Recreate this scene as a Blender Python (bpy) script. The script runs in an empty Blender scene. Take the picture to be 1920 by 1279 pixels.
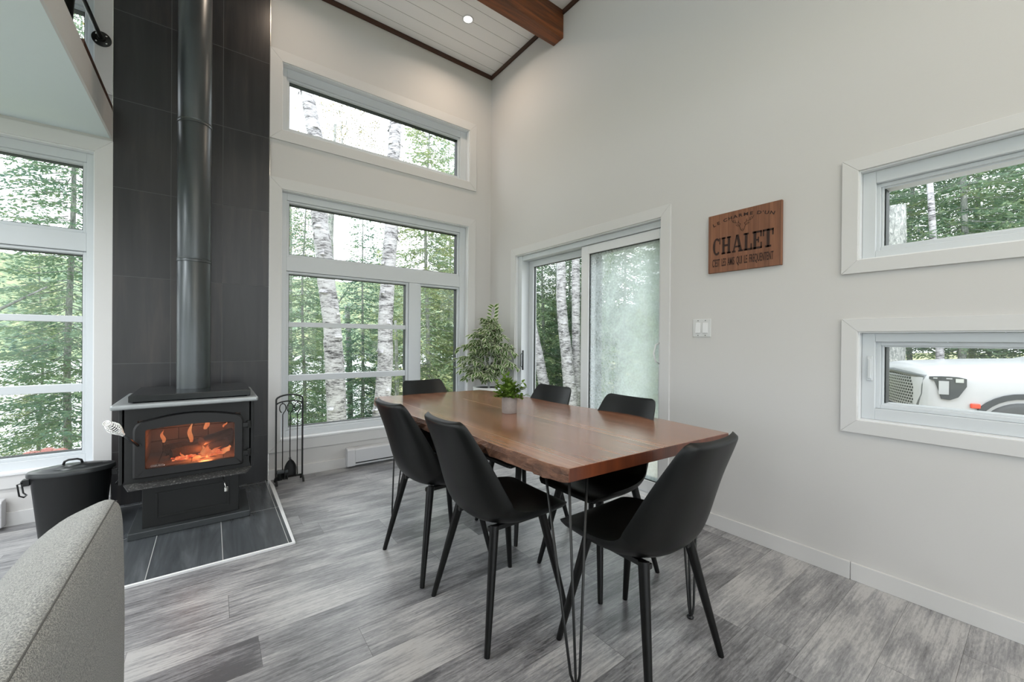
import bpy, bmesh, math, random
from mathutils import Vector, Matrix
random.seed(7)
PI = math.pi
R = math.radians
scn = bpy.context.scene
C = scn.collection

# ---------------------------------------------------------------- camera
HC = 1.17                                    # camera height
cam_d = bpy.data.cameras.new('camera')
cam_d.sensor_width = 36.0
cam_d.lens = 753.386 * 36.0 / 1920.0
cam_d.clip_start = 0.02
cam_d.clip_end = 400
cam = bpy.data.objects.new('camera', cam_d)
C.objects.link(cam)
_r = Vector((0.8009269, -0.59870957, 0.00793344))
_u = Vector((-0.00426178, 0.00754918, 0.99996242))
_f = Vector((0.59874697, 0.80093062, -0.00349477))
cam.matrix_world = Matrix(((_r.x, _u.x, -_f.x, 0), (_r.y, _u.y, -_f.y, 0), (_r.z, _u.z, -_f.z, HC), (0, 0, 0, 1)))
scn.camera = cam

# ---------------------------------------------------------------- world, exposure
scn.view_settings.view_transform = 'Standard'
scn.view_settings.look = 'None'
scn.view_settings.gamma = 1.0
scn.view_settings.use_curve_mapping = False
scn.view_settings.exposure = 0.35
world = bpy.data.worlds.new('overcast')
scn.world = world
world.use_nodes = True
wn = world.node_tree
wn.nodes.clear()
wo = wn.nodes.new('ShaderNodeOutputWorld')
wb = wn.nodes.new('ShaderNodeBackground')
wb.inputs['Color'].default_value = (0.90, 0.955, 1.0, 1)
wb.inputs['Strength'].default_value = 2.7
wn.links.new(wb.outputs[0], wo.inputs[0])
scn.cycles.max_bounces = 10
scn.cycles.diffuse_bounces = 5
scn.cycles.transparent_max_bounces = 24
scn.cycles.caustics_reflective = False
scn.cycles.caustics_refractive = False
scn.cycles.sample_clamp_indirect = 6.0


def downlight_lamp(x, y, z, power, col=(1.0, 0.80, 0.62), size=0.085, spread=150):
    l = bpy.data.lights.new('downlight_bulb', 'AREA')
    l.shape = 'DISK'
    l.size = size
    l.energy = power
    l.color = col
    l.spread = R(spread)
    o = bpy.data.objects.new('downlight_bulb', l)
    o.location = (x, y, z)
    C.objects.link(o)
    return o


# ---------------------------------------------------------------- node helpers
def srgb(r, g, b):
    def f(c):
        c /= 255.0
        return c / 12.92 if c <= 0.04045 else ((c + 0.055) / 1.055) ** 2.4
    return (f(r), f(g), f(b), 1.0)


class NT:
    def __init__(s, name):
        s.m = bpy.data.materials.new(name)
        s.m.use_nodes = True
        s.t = s.m.node_tree
        s.t.nodes.clear()
        s.out = s.n('ShaderNodeOutputMaterial')

    def n(s, typ, **k):
        nd = s.t.nodes.new(typ)
        for a, b in k.items():
            setattr(nd, a, b)
        return nd

    def l(s, a, b):
        s.t.links.new(a, b)

    def val(s, sock, v):
        if hasattr(v, 'is_output') or isinstance(v, bpy.types.NodeSocket):
            s.l(v, sock)
        else:
            sock.default_value = v

    def math(s, op, a, b=0.0, c=0.0):
        nd = s.n('ShaderNodeMath', operation=op)
        s.val(nd.inputs[0], a)
        s.val(nd.inputs[1], b)
        if len(nd.inputs) > 2:
            s.val(nd.inputs[2], c)
        return nd.outputs[0]

    def coords(s, kind='Object'):
        return s.n('ShaderNodeTexCoord').outputs[kind]

    def sep(s, v):
        nd = s.n('ShaderNodeSeparateXYZ')
        s.l(v, nd.inputs[0])
        return nd.outputs

    def comb(s, x, y, z):
        nd = s.n('ShaderNodeCombineXYZ')
        for i, q in enumerate((x, y, z)):
            s.val(nd.inputs[i], q)
        return nd.outputs[0]

    def mapping(s, v, scale=(1, 1, 1), loc=(0, 0, 0), rot=(0, 0, 0)):
        nd = s.n('ShaderNodeMapping')
        s.l(v, nd.inputs[0])
        nd.inputs['Scale'].default_value = scale
        nd.inputs['Location'].default_value = loc
        nd.inputs['Rotation'].default_value = rot
        return nd.outputs[0]

    def noise(s, v, scale=5, detail=3, rough=0.55, dist=0.0):
        nd = s.n('ShaderNodeTexNoise')
        s.l(v, nd.inputs['Vector'])
        nd.inputs['Scale'].default_value = scale
        nd.inputs['Detail'].default_value = detail
        nd.inputs['Roughness'].default_value = rough
        nd.inputs['Distortion'].default_value = dist
        return nd.outputs['Fac']

    def white(s, v):
        nd = s.n('ShaderNodeTexWhiteNoise', noise_dimensions='3D')
        s.l(v, nd.inputs['Vector'])
        return nd.outputs['Value']

    def ramp(s, f, stops, interp='LINEAR'):
        nd = s.n('ShaderNodeValToRGB')
        cr = nd.color_ramp
        cr.interpolation = interp
        while len(cr.elements) > 2:
            cr.elements.remove(cr.elements[-1])
        for i, (p, c) in enumerate(stops):
            e = cr.elements[i] if i < 2 else cr.elements.new(p)
            e.position = p
            e.color = c if len(c) == 4 else (*c, 1)
        s.val(nd.inputs[0], f)
        return nd.outputs[0]

    def mix(s, f, a, b, blend='MIX'):
        nd = s.n('ShaderNodeMix', data_type='RGBA', blend_type=blend)
        s.val(nd.inputs[0], f)
        s.val(nd.inputs[6], a)
        s.val(nd.inputs[7], b)
        return nd.outputs[2]

    def bsdf(s, col, rough=0.5, metal=0.0, bump=None, bstr=0.2, bdist=0.01, **k):
        p = s.n('ShaderNodeBsdfPrincipled')
        s.val(p.inputs['Base Color'], col)
        s.val(p.inputs['Roughness'], rough)
        s.val(p.inputs['Metallic'], metal)
        for a, b in k.items():
            s.val(p.inputs[a.replace('_', ' ')], b)
        if bump is not None:
            bn = s.n('ShaderNodeBump')
            bn.inputs['Strength'].default_value = bstr
            bn.inputs['Distance'].default_value = bdist
            s.l(bump, bn.inputs['Height'])
            s.l(bn.outputs[0], p.inputs['Normal'])
        s.l(p.outputs[0], s.out.inputs[0])
        return p


def simple(name, col, rough=0.5, metal=0.0, var=0.04, nscale=30, bstr=0.05, **k):
    t = NT(name)
    v = t.coords()
    nz = t.noise(v, nscale, 3)
    dark = tuple(c * (1 - var) for c in col[:3]) + (1,)
    lite = tuple(min(1, c * (1 + var)) for c in col[:3]) + (1,)
    t.bsdf(t.mix(nz, dark, lite), rough, metal, nz, bstr, 0.002, **k)
    return t.m


M = {}
# painted walls
t = NT('wall_paint')
v = t.coords()
big = t.noise(v, 0.8, 2)
fine = t.noise(v, 180, 2)
t.bsdf(t.mix(big, srgb(204, 203, 202), srgb(208, 207, 206)), 0.75, 0, fine, 0.12, 0.002)
M['wall'] = t.m
M['trim'] = simple('trim_paint', srgb(211, 211, 211), 0.45, 0, 0.01)
M['pvc'] = simple('white_pvc', srgb(205, 210, 214), 0.35, 0, 0.01)
M['pvc_white'] = simple('white_pvc_bright', srgb(228, 230, 232), 0.35, 0, 0.01)
M['gasket'] = simple('black_gasket', srgb(22, 30, 30), 0.5)
M['soffit'] = simple('loft_soffit', srgb(226, 238, 240), 0.5, 0, 0.01)
M['black_metal'] = simple('black_metal', srgb(14, 16, 17), 0.4, 0.0, 0.1)
M['stove_black'] = simple('stove_black', srgb(15, 17, 17), 0.5, 0.0, 0.15, 12, 0.08)
M['stove_grey'] = simple('stove_grey', srgb(66, 70, 72), 0.33, 0.3, 0.2, 20, 0.1)
M['pipe'] = simple('stove_pipe_black', srgb(84, 88, 90), 0.36, 0.75, 0.1, 6, 0.02)
M['chrome'] = simple('chrome', srgb(225, 225, 222), 0.22, 1.0)
M['leather'] = None
t = NT('black_leatherette')
v = t.coords()
vo = t.n('ShaderNodeTexVoronoi')
vo.inputs['Scale'].default_value = 420
t.l(v, vo.inputs['Vector'])
t.bsdf(t.mix(t.noise(v, 8), srgb(7, 9, 9), srgb(11, 13, 13)), 0.40, 0, vo.outputs['Distance'], 0.10, 0.001, Specular_IOR_Level=0.32)
M['leather'] = t.m
M['chair_leg'] = simple('black_chair_leg', srgb(7, 8, 8), 0.4, 0, 0.04, 30, 0.05, Specular_IOR_Level=0.3)
M['heater'] = simple('heater_enamel', srgb(206, 207, 210), 0.35, 0, 0.01)
M['plastic_white'] = simple('white_plastic', srgb(212, 214, 214), 0.35, 0, 0.01)

# shiplap ceiling
t = NT('ceiling_boards')
o = t.sep(t.coords())
q = t.math('DIVIDE', t.math('SUBTRACT', o[1], 0.09), 0.148)
fr = t.math('FRACT', q)
groove = t.math('LESS_THAN', t.math('ABSOLUTE', t.math('SUBTRACT', fr, 0.5)), 0.012)
col = t.mix(groove, srgb(250, 250, 249), srgb(120, 118, 112))
t.bsdf(col, 0.5, 0, t.math('SUBTRACT', 1.0, groove), 0.5, 0.003)
M['ceiling'] = t.m


def wood(name, cols, axis=1, scale=1.0, rough=0.4, streak=18, bstr=0.15, boards=None, coat=0.0, lines=()):
    """grain running along the given axis (object coordinates)."""
    t = NT(name)
    v = t.coords()
    o = t.sep(v)
    sc = [streak * scale] * 3
    sc[axis] = 0.9 * scale
    off = None
    if boards:
        bax, bw = boards
        idx = t.math('FLOOR', t.math('DIVIDE', o[bax], bw))
        rnd = t.white(t.comb(idx, 3.7, 1.3))
        off = t.comb(t.math('MULTIPLY', rnd, 13.0), t.math('MULTIPLY', rnd, 7.0), t.math('MULTIPLY', rnd, 5.0))
        va = t.n('ShaderNodeVectorMath', operation='ADD')
        t.l(v, va.inputs[0])
        t.l(off, va.inputs[1])
        v = va.outputs[0]
    vm = t.mapping(v, tuple(sc))
    n1 = t.noise(vm, 1.0, 5, 0.65, 0.6)
    n2 = t.noise(t.mapping(v, tuple(x * 5 for x in sc)), 1.0, 3, 0.6)
    f = t.math('ADD', t.math('MULTIPLY', n1, 0.75), t.math('MULTIPLY', n2, 0.25))
    col = t.ramp(f, [(0.25 + 0.5 * i / (len(cols) - 1), c) for i, c in enumerate(cols)])
    if boards:
        col = t.mix(t.math('MULTIPLY', rnd, 0.38), col, cols[0], 'MIX')
        frb = t.math('FRACT', t.math('DIVIDE', o[bax], bw))
        seam = t.math('LESS_THAN', frb, 0.002 / bw)
        col = t.mix(t.math('MULTIPLY', seam, 0.55), col, srgb(60, 34, 22))
    for (ax, pos, wdt, lc) in lines:
        ln = t.math('LESS_THAN', t.math('ABSOLUTE', t.math('SUBTRACT', o[ax], pos)), wdt)
        col = t.mix(t.math('MULTIPLY', ln, 0.6), col, lc)
    t.bsdf(col, rough, 0, f, bstr, 0.003, Coat_Weight=coat, Coat_Roughness=0.16)
    return t.m


M['table_wood'] = wood('acacia_top', [srgb(92, 56, 40), srgb(140, 92, 66), srgb(172, 120, 88), srgb(200, 150, 114)], 1, 1.0, 0.27, 15, 0.05, (0, 0.142), 0.6,
                       lines=((0, 0.08, 0.0016, srgb(205, 180, 150)), (0, 0.49, 0.003, srgb(205, 175, 140))))
M['table_end'] = wood('acacia_end_grain', [srgb(58, 28, 16), srgb(92, 46, 26), srgb(120, 62, 34)], 2, 1.0, 0.35, 14, 0.05, None, 0.3)
t = NT('live_edge_bark')
v = t.coords()
a = t.noise(t.mapping(v, (9, 3.5, 9)), 1.6, 6, 0.7, 1.2)
b = t.noise(t.mapping(v, (40, 8, 60)), 1.0, 4, 0.6)
t.bsdf(t.mix(b, t.ramp(a, [(0.38, srgb(40, 24, 18)), (0.52, srgb(120, 82, 62)), (0.68, srgb(168, 126, 100))]), srgb(92, 62, 46)), 0.6, 0, a, 0.9, 0.02)
M['bark_edge'] = t.m
M['beam'] = wood('stained_beam', [srgb(44, 26, 17), srgb(86, 48, 27), srgb(132, 74, 38), srgb(168, 98, 52)], 0, 1.0, 0.5, 16, 0.6)
M['dark_trim'] = wood('stained_trim', [srgb(36, 20, 13), srgb(66, 38, 24), srgb(84, 50, 32)], 0, 1.0, 0.5, 20, 0.2)
M['sign_wood'] = wood('sign_walnut', [srgb(92, 56, 38), srgb(134, 88, 62), srgb(160, 110, 80)], 2, 1.0, 0.5, 22, 0.1, (1, 0.056))
M['sign_ink'] = simple('engraved_letters', srgb(48, 26, 18), 0.7)
M['sign_edge'] = simple('sign_dark_edge', srgb(45, 26, 18), 0.6)

# floor planks along x
t = NT('grey_planks')
o = t.sep(t.coords())
PW, PL = 0.185, 1.22
row = t.math('FLOOR', t.math('DIVIDE', o[1], PW))
sh = t.white(t.comb(row, 1.1, 2.2))
xs = t.math('DIVIDE', t.math('ADD', o[0], t.math('MULTIPLY', sh, PL)), PL)
cl = t.math('FLOOR', xs)
rnd = t.white(t.comb(row, cl, 5.5))
off = t.comb(t.math('MULTIPLY', rnd, 31.0), t.math('MULTIPLY', rnd, 17.0), t.math('MULTIPLY', rnd, 9.0))
va = t.n('ShaderNodeVectorMath', operation='ADD')
t.l(t.coords(), va.inputs[0])
t.l(off, va.inputs[1])
vv = va.outputs[0]
g1 = t.noise(t.mapping(vv, (1.6, 5.0, 1)), 2.0, 7, 0.68, 1.6)
g2 = t.noise(t.mapping(vv, (4, 95, 1)), 1.0, 4, 0.65, 0.3)
g3 = t.noise(t.mapping(vv, (1.0, 2.0, 1)), 1.7, 3, 0.5, 0.4)
wv = t.n('ShaderNodeTexWave', wave_type='RINGS', rings_direction='Y')
t.l(t.mapping(vv, (0.35, 5.0, 1)), wv.inputs['Vector'])
wv.inputs['Scale'].default_value = 2.3
wv.inputs['Distortion'].default_value = 6
wv.inputs['Detail'].default_value = 3
g4 = t.noise(t.mapping(vv, (9, 55, 1)), 3.0, 5, 0.75, 0.6)
f = t.math('ADD', t.math('MULTIPLY', g1, 0.19), t.math('MULTIPLY', g2, 0.30))
f = t.math('ADD', f, t.math('MULTIPLY', g4, 0.28))
f = t.math('ADD', f, t.math('MULTIPLY', g3, 0.18))
f = t.math('ADD', f, t.math('MULTIPLY', wv.outputs[0], 0.07))
f = t.math('ADD', f, t.math('MULTIPLY', t.math('SUBTRACT', rnd, 0.5), 0.13))
col = t.ramp(f, [(0.40, srgb(84, 84, 87)), (0.47, srgb(122, 122, 125)), (0.53, srgb(147, 147, 149)), (0.61, srgb(182, 181, 181))])
kn = t.n('ShaderNodeTexVoronoi')
t.l(t.mapping(vv, (1.1, 3.0, 1)), kn.inputs['Vector'])
kn.inputs['Scale'].default_value = 1.3
knot = t.math('LESS_THAN', kn.outputs['Distance'], 0.055)
col = t.mix(t.math('MULTIPLY', knot, 0.5), col, srgb(60, 58, 58))
fy = t.math('FRACT', t.math('DIVIDE', o[1], PW))
fx = t.math('FRACT', xs)
seam = t.math('MAXIMUM', t.math('LESS_THAN', fy, 0.011), t.math('LESS_THAN', fx, 0.0016))
col = t.mix(t.math('MULTIPLY', seam, 0.6), col, srgb(48, 47, 47))
h = t.math('SUBTRACT', t.math('MULTIPLY', g2, 0.5), seam)
t.bsdf(col, t.math('ADD', 0.27, t.math('MULTIPLY', g2, 0.16)), 0, h, 0.22, 0.0025, Specular_IOR_Level=0.95)
M['floor'] = t.m


def tile_mat(name, cx, ux, rz, uz, ax=(0, 2), grout=srgb(86, 88, 88), rough=0.34, cols=(srgb(28, 29, 31), srgb(39, 39, 41), srgb(58, 53, 52))):
    t = NT(name)
    o = t.sep(t.coords())
    a = t.math('DIVIDE', t.math('SUBTRACT', o[ax[0]], cx), ux)
    b = t.math('DIVIDE', t.math('SUBTRACT', o[ax[1]], rz), uz)
    rnd = t.white(t.comb(t.math('FLOOR', a), t.math('FLOOR', b), 4.2))
    off = t.comb(t.math('MULTIPLY', rnd, 20.0), t.math('MULTIPLY', rnd, 11.0), t.math('MULTIPLY', rnd, 7.0))
    va = t.n('ShaderNodeVectorMath', operation='ADD')
    t.l(t.coords(), va.inputs[0])
    t.l(off, va.inputs[1])
    sc = [9, 9, 9]
    sc[ax[1]] = 0.8
    n1 = t.noise(t.mapping(va.outputs[0], tuple(sc)), 1.5, 4, 0.6, 0.5)
    n2 = t.noise(va.outputs[0], 1.5, 2)
    f = t.math('ADD', t.math('MULTIPLY', n1, 0.7), t.math('MULTIPLY', n2, 0.3))
    f = t.math('ADD', f, t.math('MULTIPLY', t.math('SUBTRACT', rnd, 0.5), 0.12))
    col = t.ramp(f, [(0.35, cols[0]), (0.52, cols[1]), (0.68, cols[2])])
    fa, fb = t.math('FRACT', a), t.math('FRACT', b)
    gw = 0.0016
    ga = t.math('LESS_THAN', t.math('MINIMUM', fa, t.math('SUBTRACT', 1.0, fa)), gw / ux)
    gb = t.math('LESS_THAN', t.math('MINIMUM', fb, t.math('SUBTRACT', 1.0, fb)), gw / uz)
    g = t.math('MAXIMUM', ga, gb)
    col = t.mix(g, col, grout)
    t.bsdf(col, t.math('ADD', rough, t.math('MULTIPLY', g, 0.3)), 0, t.math('SUBTRACT', t.math('MULTIPLY', n1, 0.15), g), 0.35, 0.002)
    return t.m


M['tile'] = tile_mat('charcoal_wall_tile', -0.543, 0.3035, 0.38, 0.6025)
M['hearth_tile'] = tile_mat('charcoal_hearth_tile', -0.25, 0.302, 3.16, 0.606, (0, 1), srgb(170, 172, 172), 0.26, (srgb(58, 62, 66), srgb(74, 78, 82), srgb(98, 102, 106)))

# glass
def glass(name, fog=0.0, tint=(1, 1, 1, 1), gloss=0.06):
    t = NT(name)
    tr = t.n('ShaderNodeBsdfTransparent')
    tr.inputs[0].default_value = tint
    gl = t.n('ShaderNodeBsdfGlossy')
    gl.inputs['Roughness'].default_value = 0.02
    mx = t.n('ShaderNodeMixShader')
    fz = t.n('ShaderNodeFresnel')
    fz.inputs[0].default_value = 1.35
    bk_ = t.n('ShaderNodeNewGeometry').outputs['Backfacing']      # only the outer faces mirror, no internal reflection
    t.l(t.math('MULTIPLY', fz.outputs[0], t.math('SUBTRACT', 1.0, bk_)), mx.inputs[0])
    t.l(tr.outputs[0], mx.inputs[1])
    t.l(gl.outputs[0], mx.inputs[2])
    last = mx.outputs[0]
    if fog:
        o = t.coords()
        oz = t.sep(o)
        n1 = t.noise(t.mapping(o, (1, 1.6, 1.1)), 1.6, 4, 0.6, 0.8)
        n2 = t.noise(o, 60, 3, 0.6)
        f = t.ramp(n1, [(0.34, (fog * 0.55,) * 3), (0.62, (fog,) * 3)])
        f2 = t.math('ADD', f, t.math('MULTIPLY', t.math('SUBTRACT', n2, 0.5), 0.35))
        # condensation is heaviest on the side of the handle
        f2 = t.math('ADD', f2, t.math('MULTIPLY', t.math('SUBTRACT', 2.0, oz[1]), 0.28))
        f2 = t.math('MINIMUM', t.math('MAXIMUM', f2, 0.0), 0.85)
        tl = t.n('ShaderNodeBsdfTranslucent')
        tl.inputs[0].default_value = (0.88, 0.97, 0.99, 1)
        df = t.n('ShaderNodeBsdfDiffuse')
        df.inputs[0].default_value = (0.78, 0.84, 0.84, 1)
        m2 = t.n('ShaderNodeMixShader')
        m2.inputs[0].default_value = 0.15
        t.l(tl.outputs[0], m2.inputs[1])
        t.l(df.outputs[0], m2.inputs[2])
        m3 = t.n('ShaderNodeMixShader')
        t.l(f2, m3.inputs[0])
        t.l(last, m3.inputs[1])
        t.l(m2.outputs[0], m3.inputs[2])
        last = m3.outputs[0]
    t.l(last, t.out.inputs[0])
    return t.m


M['glass'] = glass('window_glass')
M['fog_glass'] = glass('condensation_glass', 0.44)
M['car_glass'] = simple('car_glass', srgb(60, 78, 80), 0.08, 0.0)

t = NT('sooty_glass')
tr = t.n('ShaderNodeBsdfTransparent')
tr.inputs[0].default_value = (0.86, 0.82, 0.80, 1)
o = t.coords()
pb = t.n('ShaderNodeBsdfPrincipled')
pb.inputs['Base Color'].default_value = srgb(88, 76, 72)
pb.inputs['Roughness'].default_value = 0.12
mx = t.n('ShaderNodeMixShader')
t.l(t.ramp(t.noise(t.mapping(o, (3, 1, 3)), 2.0, 4, 0.6), [(0.35, (0.22,) * 3), (0.7, (0.42,) * 3)]), mx.inputs[0])
t.l(tr.outputs[0], mx.inputs[1])
t.l(pb.outputs[0], mx.inputs[2])
t.l(mx.outputs[0], t.out.inputs[0])
M['soot_glass'] = t.m
t = NT('firebrick')
v = t.coords()
br = t.n('ShaderNodeTexBrick')
o = t.sep(v)
t.l(t.comb(o[0], o[2], 0.0), br.inputs['Vector'])
br.inputs['Scale'].default_value = 1.0
br.inputs['Brick Width'].default_value = 0.16
br.inputs['Row Height'].default_value = 0.08
br.inputs['Mortar Size'].default_value = 0.003
br.inputs['Color1'].default_value = srgb(150, 132, 118)
br.inputs['Color2'].default_value = srgb(120, 104, 94)
br.inputs['Mortar'].default_value = srgb(60, 50, 46)
t.bsdf(br.outputs['Color'], 0.85, 0, t.noise(v, 60), 0.2, 0.004)
M['firebrick'] = t.m


def emis(name, c1, c2, strength, alpha=1.0, scale=(14, 14, 5)):
    t = NT(name)
    n = t.noise(t.mapping(t.coords(), scale), 1.0, 4, 0.6, 0.6)
    e = t.n('ShaderNodeEmission')
    t.l(t.ramp(n, [(0.36, c1), (0.62, c2)]), e.inputs[0])
    e.inputs[1].default_value = strength
    tr = t.n('ShaderNodeBsdfTransparent')
    mx = t.n('ShaderNodeMixShader')
    t.l(t.ramp(n, [(0.30, (alpha * 0.35,) * 3), (0.6, (alpha,) * 3)]), mx.inputs[0])
    t.l(tr.outputs[0], mx.inputs[1])
    t.l(e.outputs[0], mx.inputs[2])
    t.l(mx.outputs[0], t.out.inputs[0])
    return t.m


M['flame'] = emis('flame', (1.0, 0.10, 0.02, 1), (1.0, 0.42, 0.16, 1), 1.6, 0.6)
M['ember'] = emis('ember', (0.75, 0.03, 0.01, 1), (1.0, 0.36, 0.14, 1), 1.7, 1.0, (45, 45, 45))
t = NT('lamp_lens')
e = t.n('ShaderNodeEmission')
e.inputs[0].default_value = (1.0, 0.93, 0.82, 1)
e.inputs[1].default_value = 6
t.l(e.outputs[0], t.out.inputs[0])
M['lamp'] = t.m
M['charred'] = simple('charred_log', srgb(48, 36, 30), 0.9, 0, 0.5, 30, 0.8)

t = NT('grey_boucle')
v = t.coords()
n1 = t.noise(v, 420, 2, 0.7)
n2 = t.noise(v, 3.0, 2)
col = t.mix(n2, t.ramp(n1, [(0.36, srgb(112, 113, 111)), (0.62, srgb(186, 184, 178))]), srgb(150, 149, 144))
t.bsdf(t.ramp(n1, [(0.38, srgb(96, 99, 99)), (0.5, srgb(138, 140, 138)), (0.62, srgb(182, 182, 178))]), 0.95, 0, n1, 0.8, 0.004, Sheen_Weight=0.3)
M['fabric'] = t.m
M['seam'] = simple('dark_seam', srgb(88, 88, 86), 0.9)
t = NT('shaggy_fabric')
v = t.coords()
n1 = t.noise(v, 70, 4, 0.7)
t.bsdf(t.ramp(n1, [(0.38, srgb(70, 70, 66)), (0.6, srgb(190, 186, 176))]), 0.95, 0, n1, 1.0, 0.02)
M['shaggy'] = t.m

# outdoors
def leafmat(name, a, b, c, trans=0.45, nscale=1.3, objvar=0.18):
    t = NT(name)
    v = t.coords()
    n1 = t.noise(v, nscale, 3, 0.6)
    n2 = t.noise(v, 23, 2, 0.6)
    oi = t.n('ShaderNodeObjectInfo')
    f = t.math('ADD', t.math('MULTIPLY', n1, 0.6), t.math('MULTIPLY', n2, 0.4))
    f = t.math('ADD', f, t.math('MULTIPLY', t.math('SUBTRACT', oi.outputs['Random'], 0.5), objvar))
    col = t.ramp(f, [(0.3, a), (0.5, b), (0.7, c)])
    d = t.n('ShaderNodeBsdfDiffuse')
    tl = t.n('ShaderNodeBsdfTranslucent')
    t.l(col, d.inputs[0])
    t.l(col, tl.inputs[0])
    mx = t.n('ShaderNodeMixShader')
    mx.inputs[0].default_value = trans
    t.l(d.outputs[0], mx.inputs[1])
    t.l(tl.outputs[0], mx.inputs[2])
    t.l(mx.outputs[0], t.out.inputs[0])
    return t.m


M['needles'] = leafmat('spruce_needles', srgb(104, 138, 128), srgb(142, 166, 134), srgb(192, 196, 146))
M['yleaves'] = leafmat('autumn_leaves', srgb(128, 120, 84), srgb(168, 160, 104), srgb(196, 170, 132), 0.4, 6)
M['ficus_green'] = leafmat('ficus_green', srgb(62, 88, 54), srgb(88, 116, 66), srgb(122, 150, 86), 0.25, 14, 0)
M['ficus_cream'] = leafmat('ficus_cream', srgb(214, 220, 190), srgb(228, 232, 206), srgb(236, 238, 216), 0.35, 14, 0)
M['herb_green'] = leafmat('herb_green', srgb(70, 100, 46), srgb(110, 142, 62), srgb(158, 184, 96), 0.35, 30, 0)
M['pink'] = leafmat('hydrangea_petals', srgb(206, 142, 142), srgb(222, 170, 162), srgb(236, 212, 200), 0.4, 20, 0)
t = NT('birch_bark')
v = t.coords()
n1 = t.noise(t.mapping(v, (8, 8, 46)), 1.0, 6, 0.75, 0.9)
n2 = t.noise(t.mapping(v, (2, 2, 5)), 1.0, 4, 0.7, 0.6)
f = t.math('ADD', t.math('MULTIPLY', n1, 0.6), t.math('MULTIPLY', n2, 0.4))
t.bsdf(t.ramp(f, [(0.39, srgb(40, 40, 42)), (0.455, srgb(120, 118, 120)), (0.50, srgb(186, 184, 187)), (0.6, srgb(216, 215, 218)), (0.7, srgb(192, 190, 193))]), 0.7, 0, f, 0.4, 0.02)
M['birch'] = t.m
t = NT('grey_bark')
v = t.coords()
n1 = t.noise(t.mapping(v, (24, 24, 9)), 1.0, 5, 0.7, 0.8)
t.bsdf(t.ramp(n1, [(0.34, srgb(112, 116, 114)), (0.5, srgb(160, 164, 160)), (0.66, srgb(208, 208, 204))]), 0.85, 0, n1, 0.8, 0.02)
M['bark'] = t.m
t = NT('forest_ground')
v = t.coords()
n1 = t.noise(v, 0.7, 4, 0.6)
n2 = t.noise(v, 14, 4, 0.75)
col = t.mix(n1, t.ramp(n2, [(0.35, srgb(120, 112, 92)), (0.6, srgb(205, 194, 172))]), t.ramp(n2, [(0.35, srgb(98, 120, 66)), (0.6, srgb(178, 190, 110))]))
t.bsdf(col, 0.95, 0, n2, 0.8, 0.05)
M['ground'] = t.m
t = NT('gravel')
v = t.coords()
n2 = t.noise(v, 30, 4, 0.75)
t.bsdf(t.ramp(n2, [(0.35, srgb(150, 142, 124)), (0.6, srgb(214, 206, 186))]), 0.95, 0, n2, 0.8, 0.03)
M['gravel'] = t.m
t = NT('lake_water')
v = t.coords()
n2 = t.noise(t.mapping(v, (2.2, 6.5, 1)), 1.4, 5, 0.7, 0.5)
t.bsdf(t.mix(n2, srgb(206, 212, 214), srgb(238, 240, 241)), 0.3, 0, n2, 0.7, 0.05)  # sky reflection put into the colour as near-white, bouncing daylight indoors
M['water'] = t.m
t = NT('far_forest')
v = t.coords()
n1 = t.noise(t.mapping(v, (1, 1, 0.5)), 0.9, 5, 0.7)
t.bsdf(t.ramp(n1, [(0.35, srgb(104, 128, 112)), (0.5, srgb(140, 158, 122)), (0.66, srgb(184, 186, 140))]), 0.95, 0, n1, 1.0, 0.8)
M['far_forest'] = t.m


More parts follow.
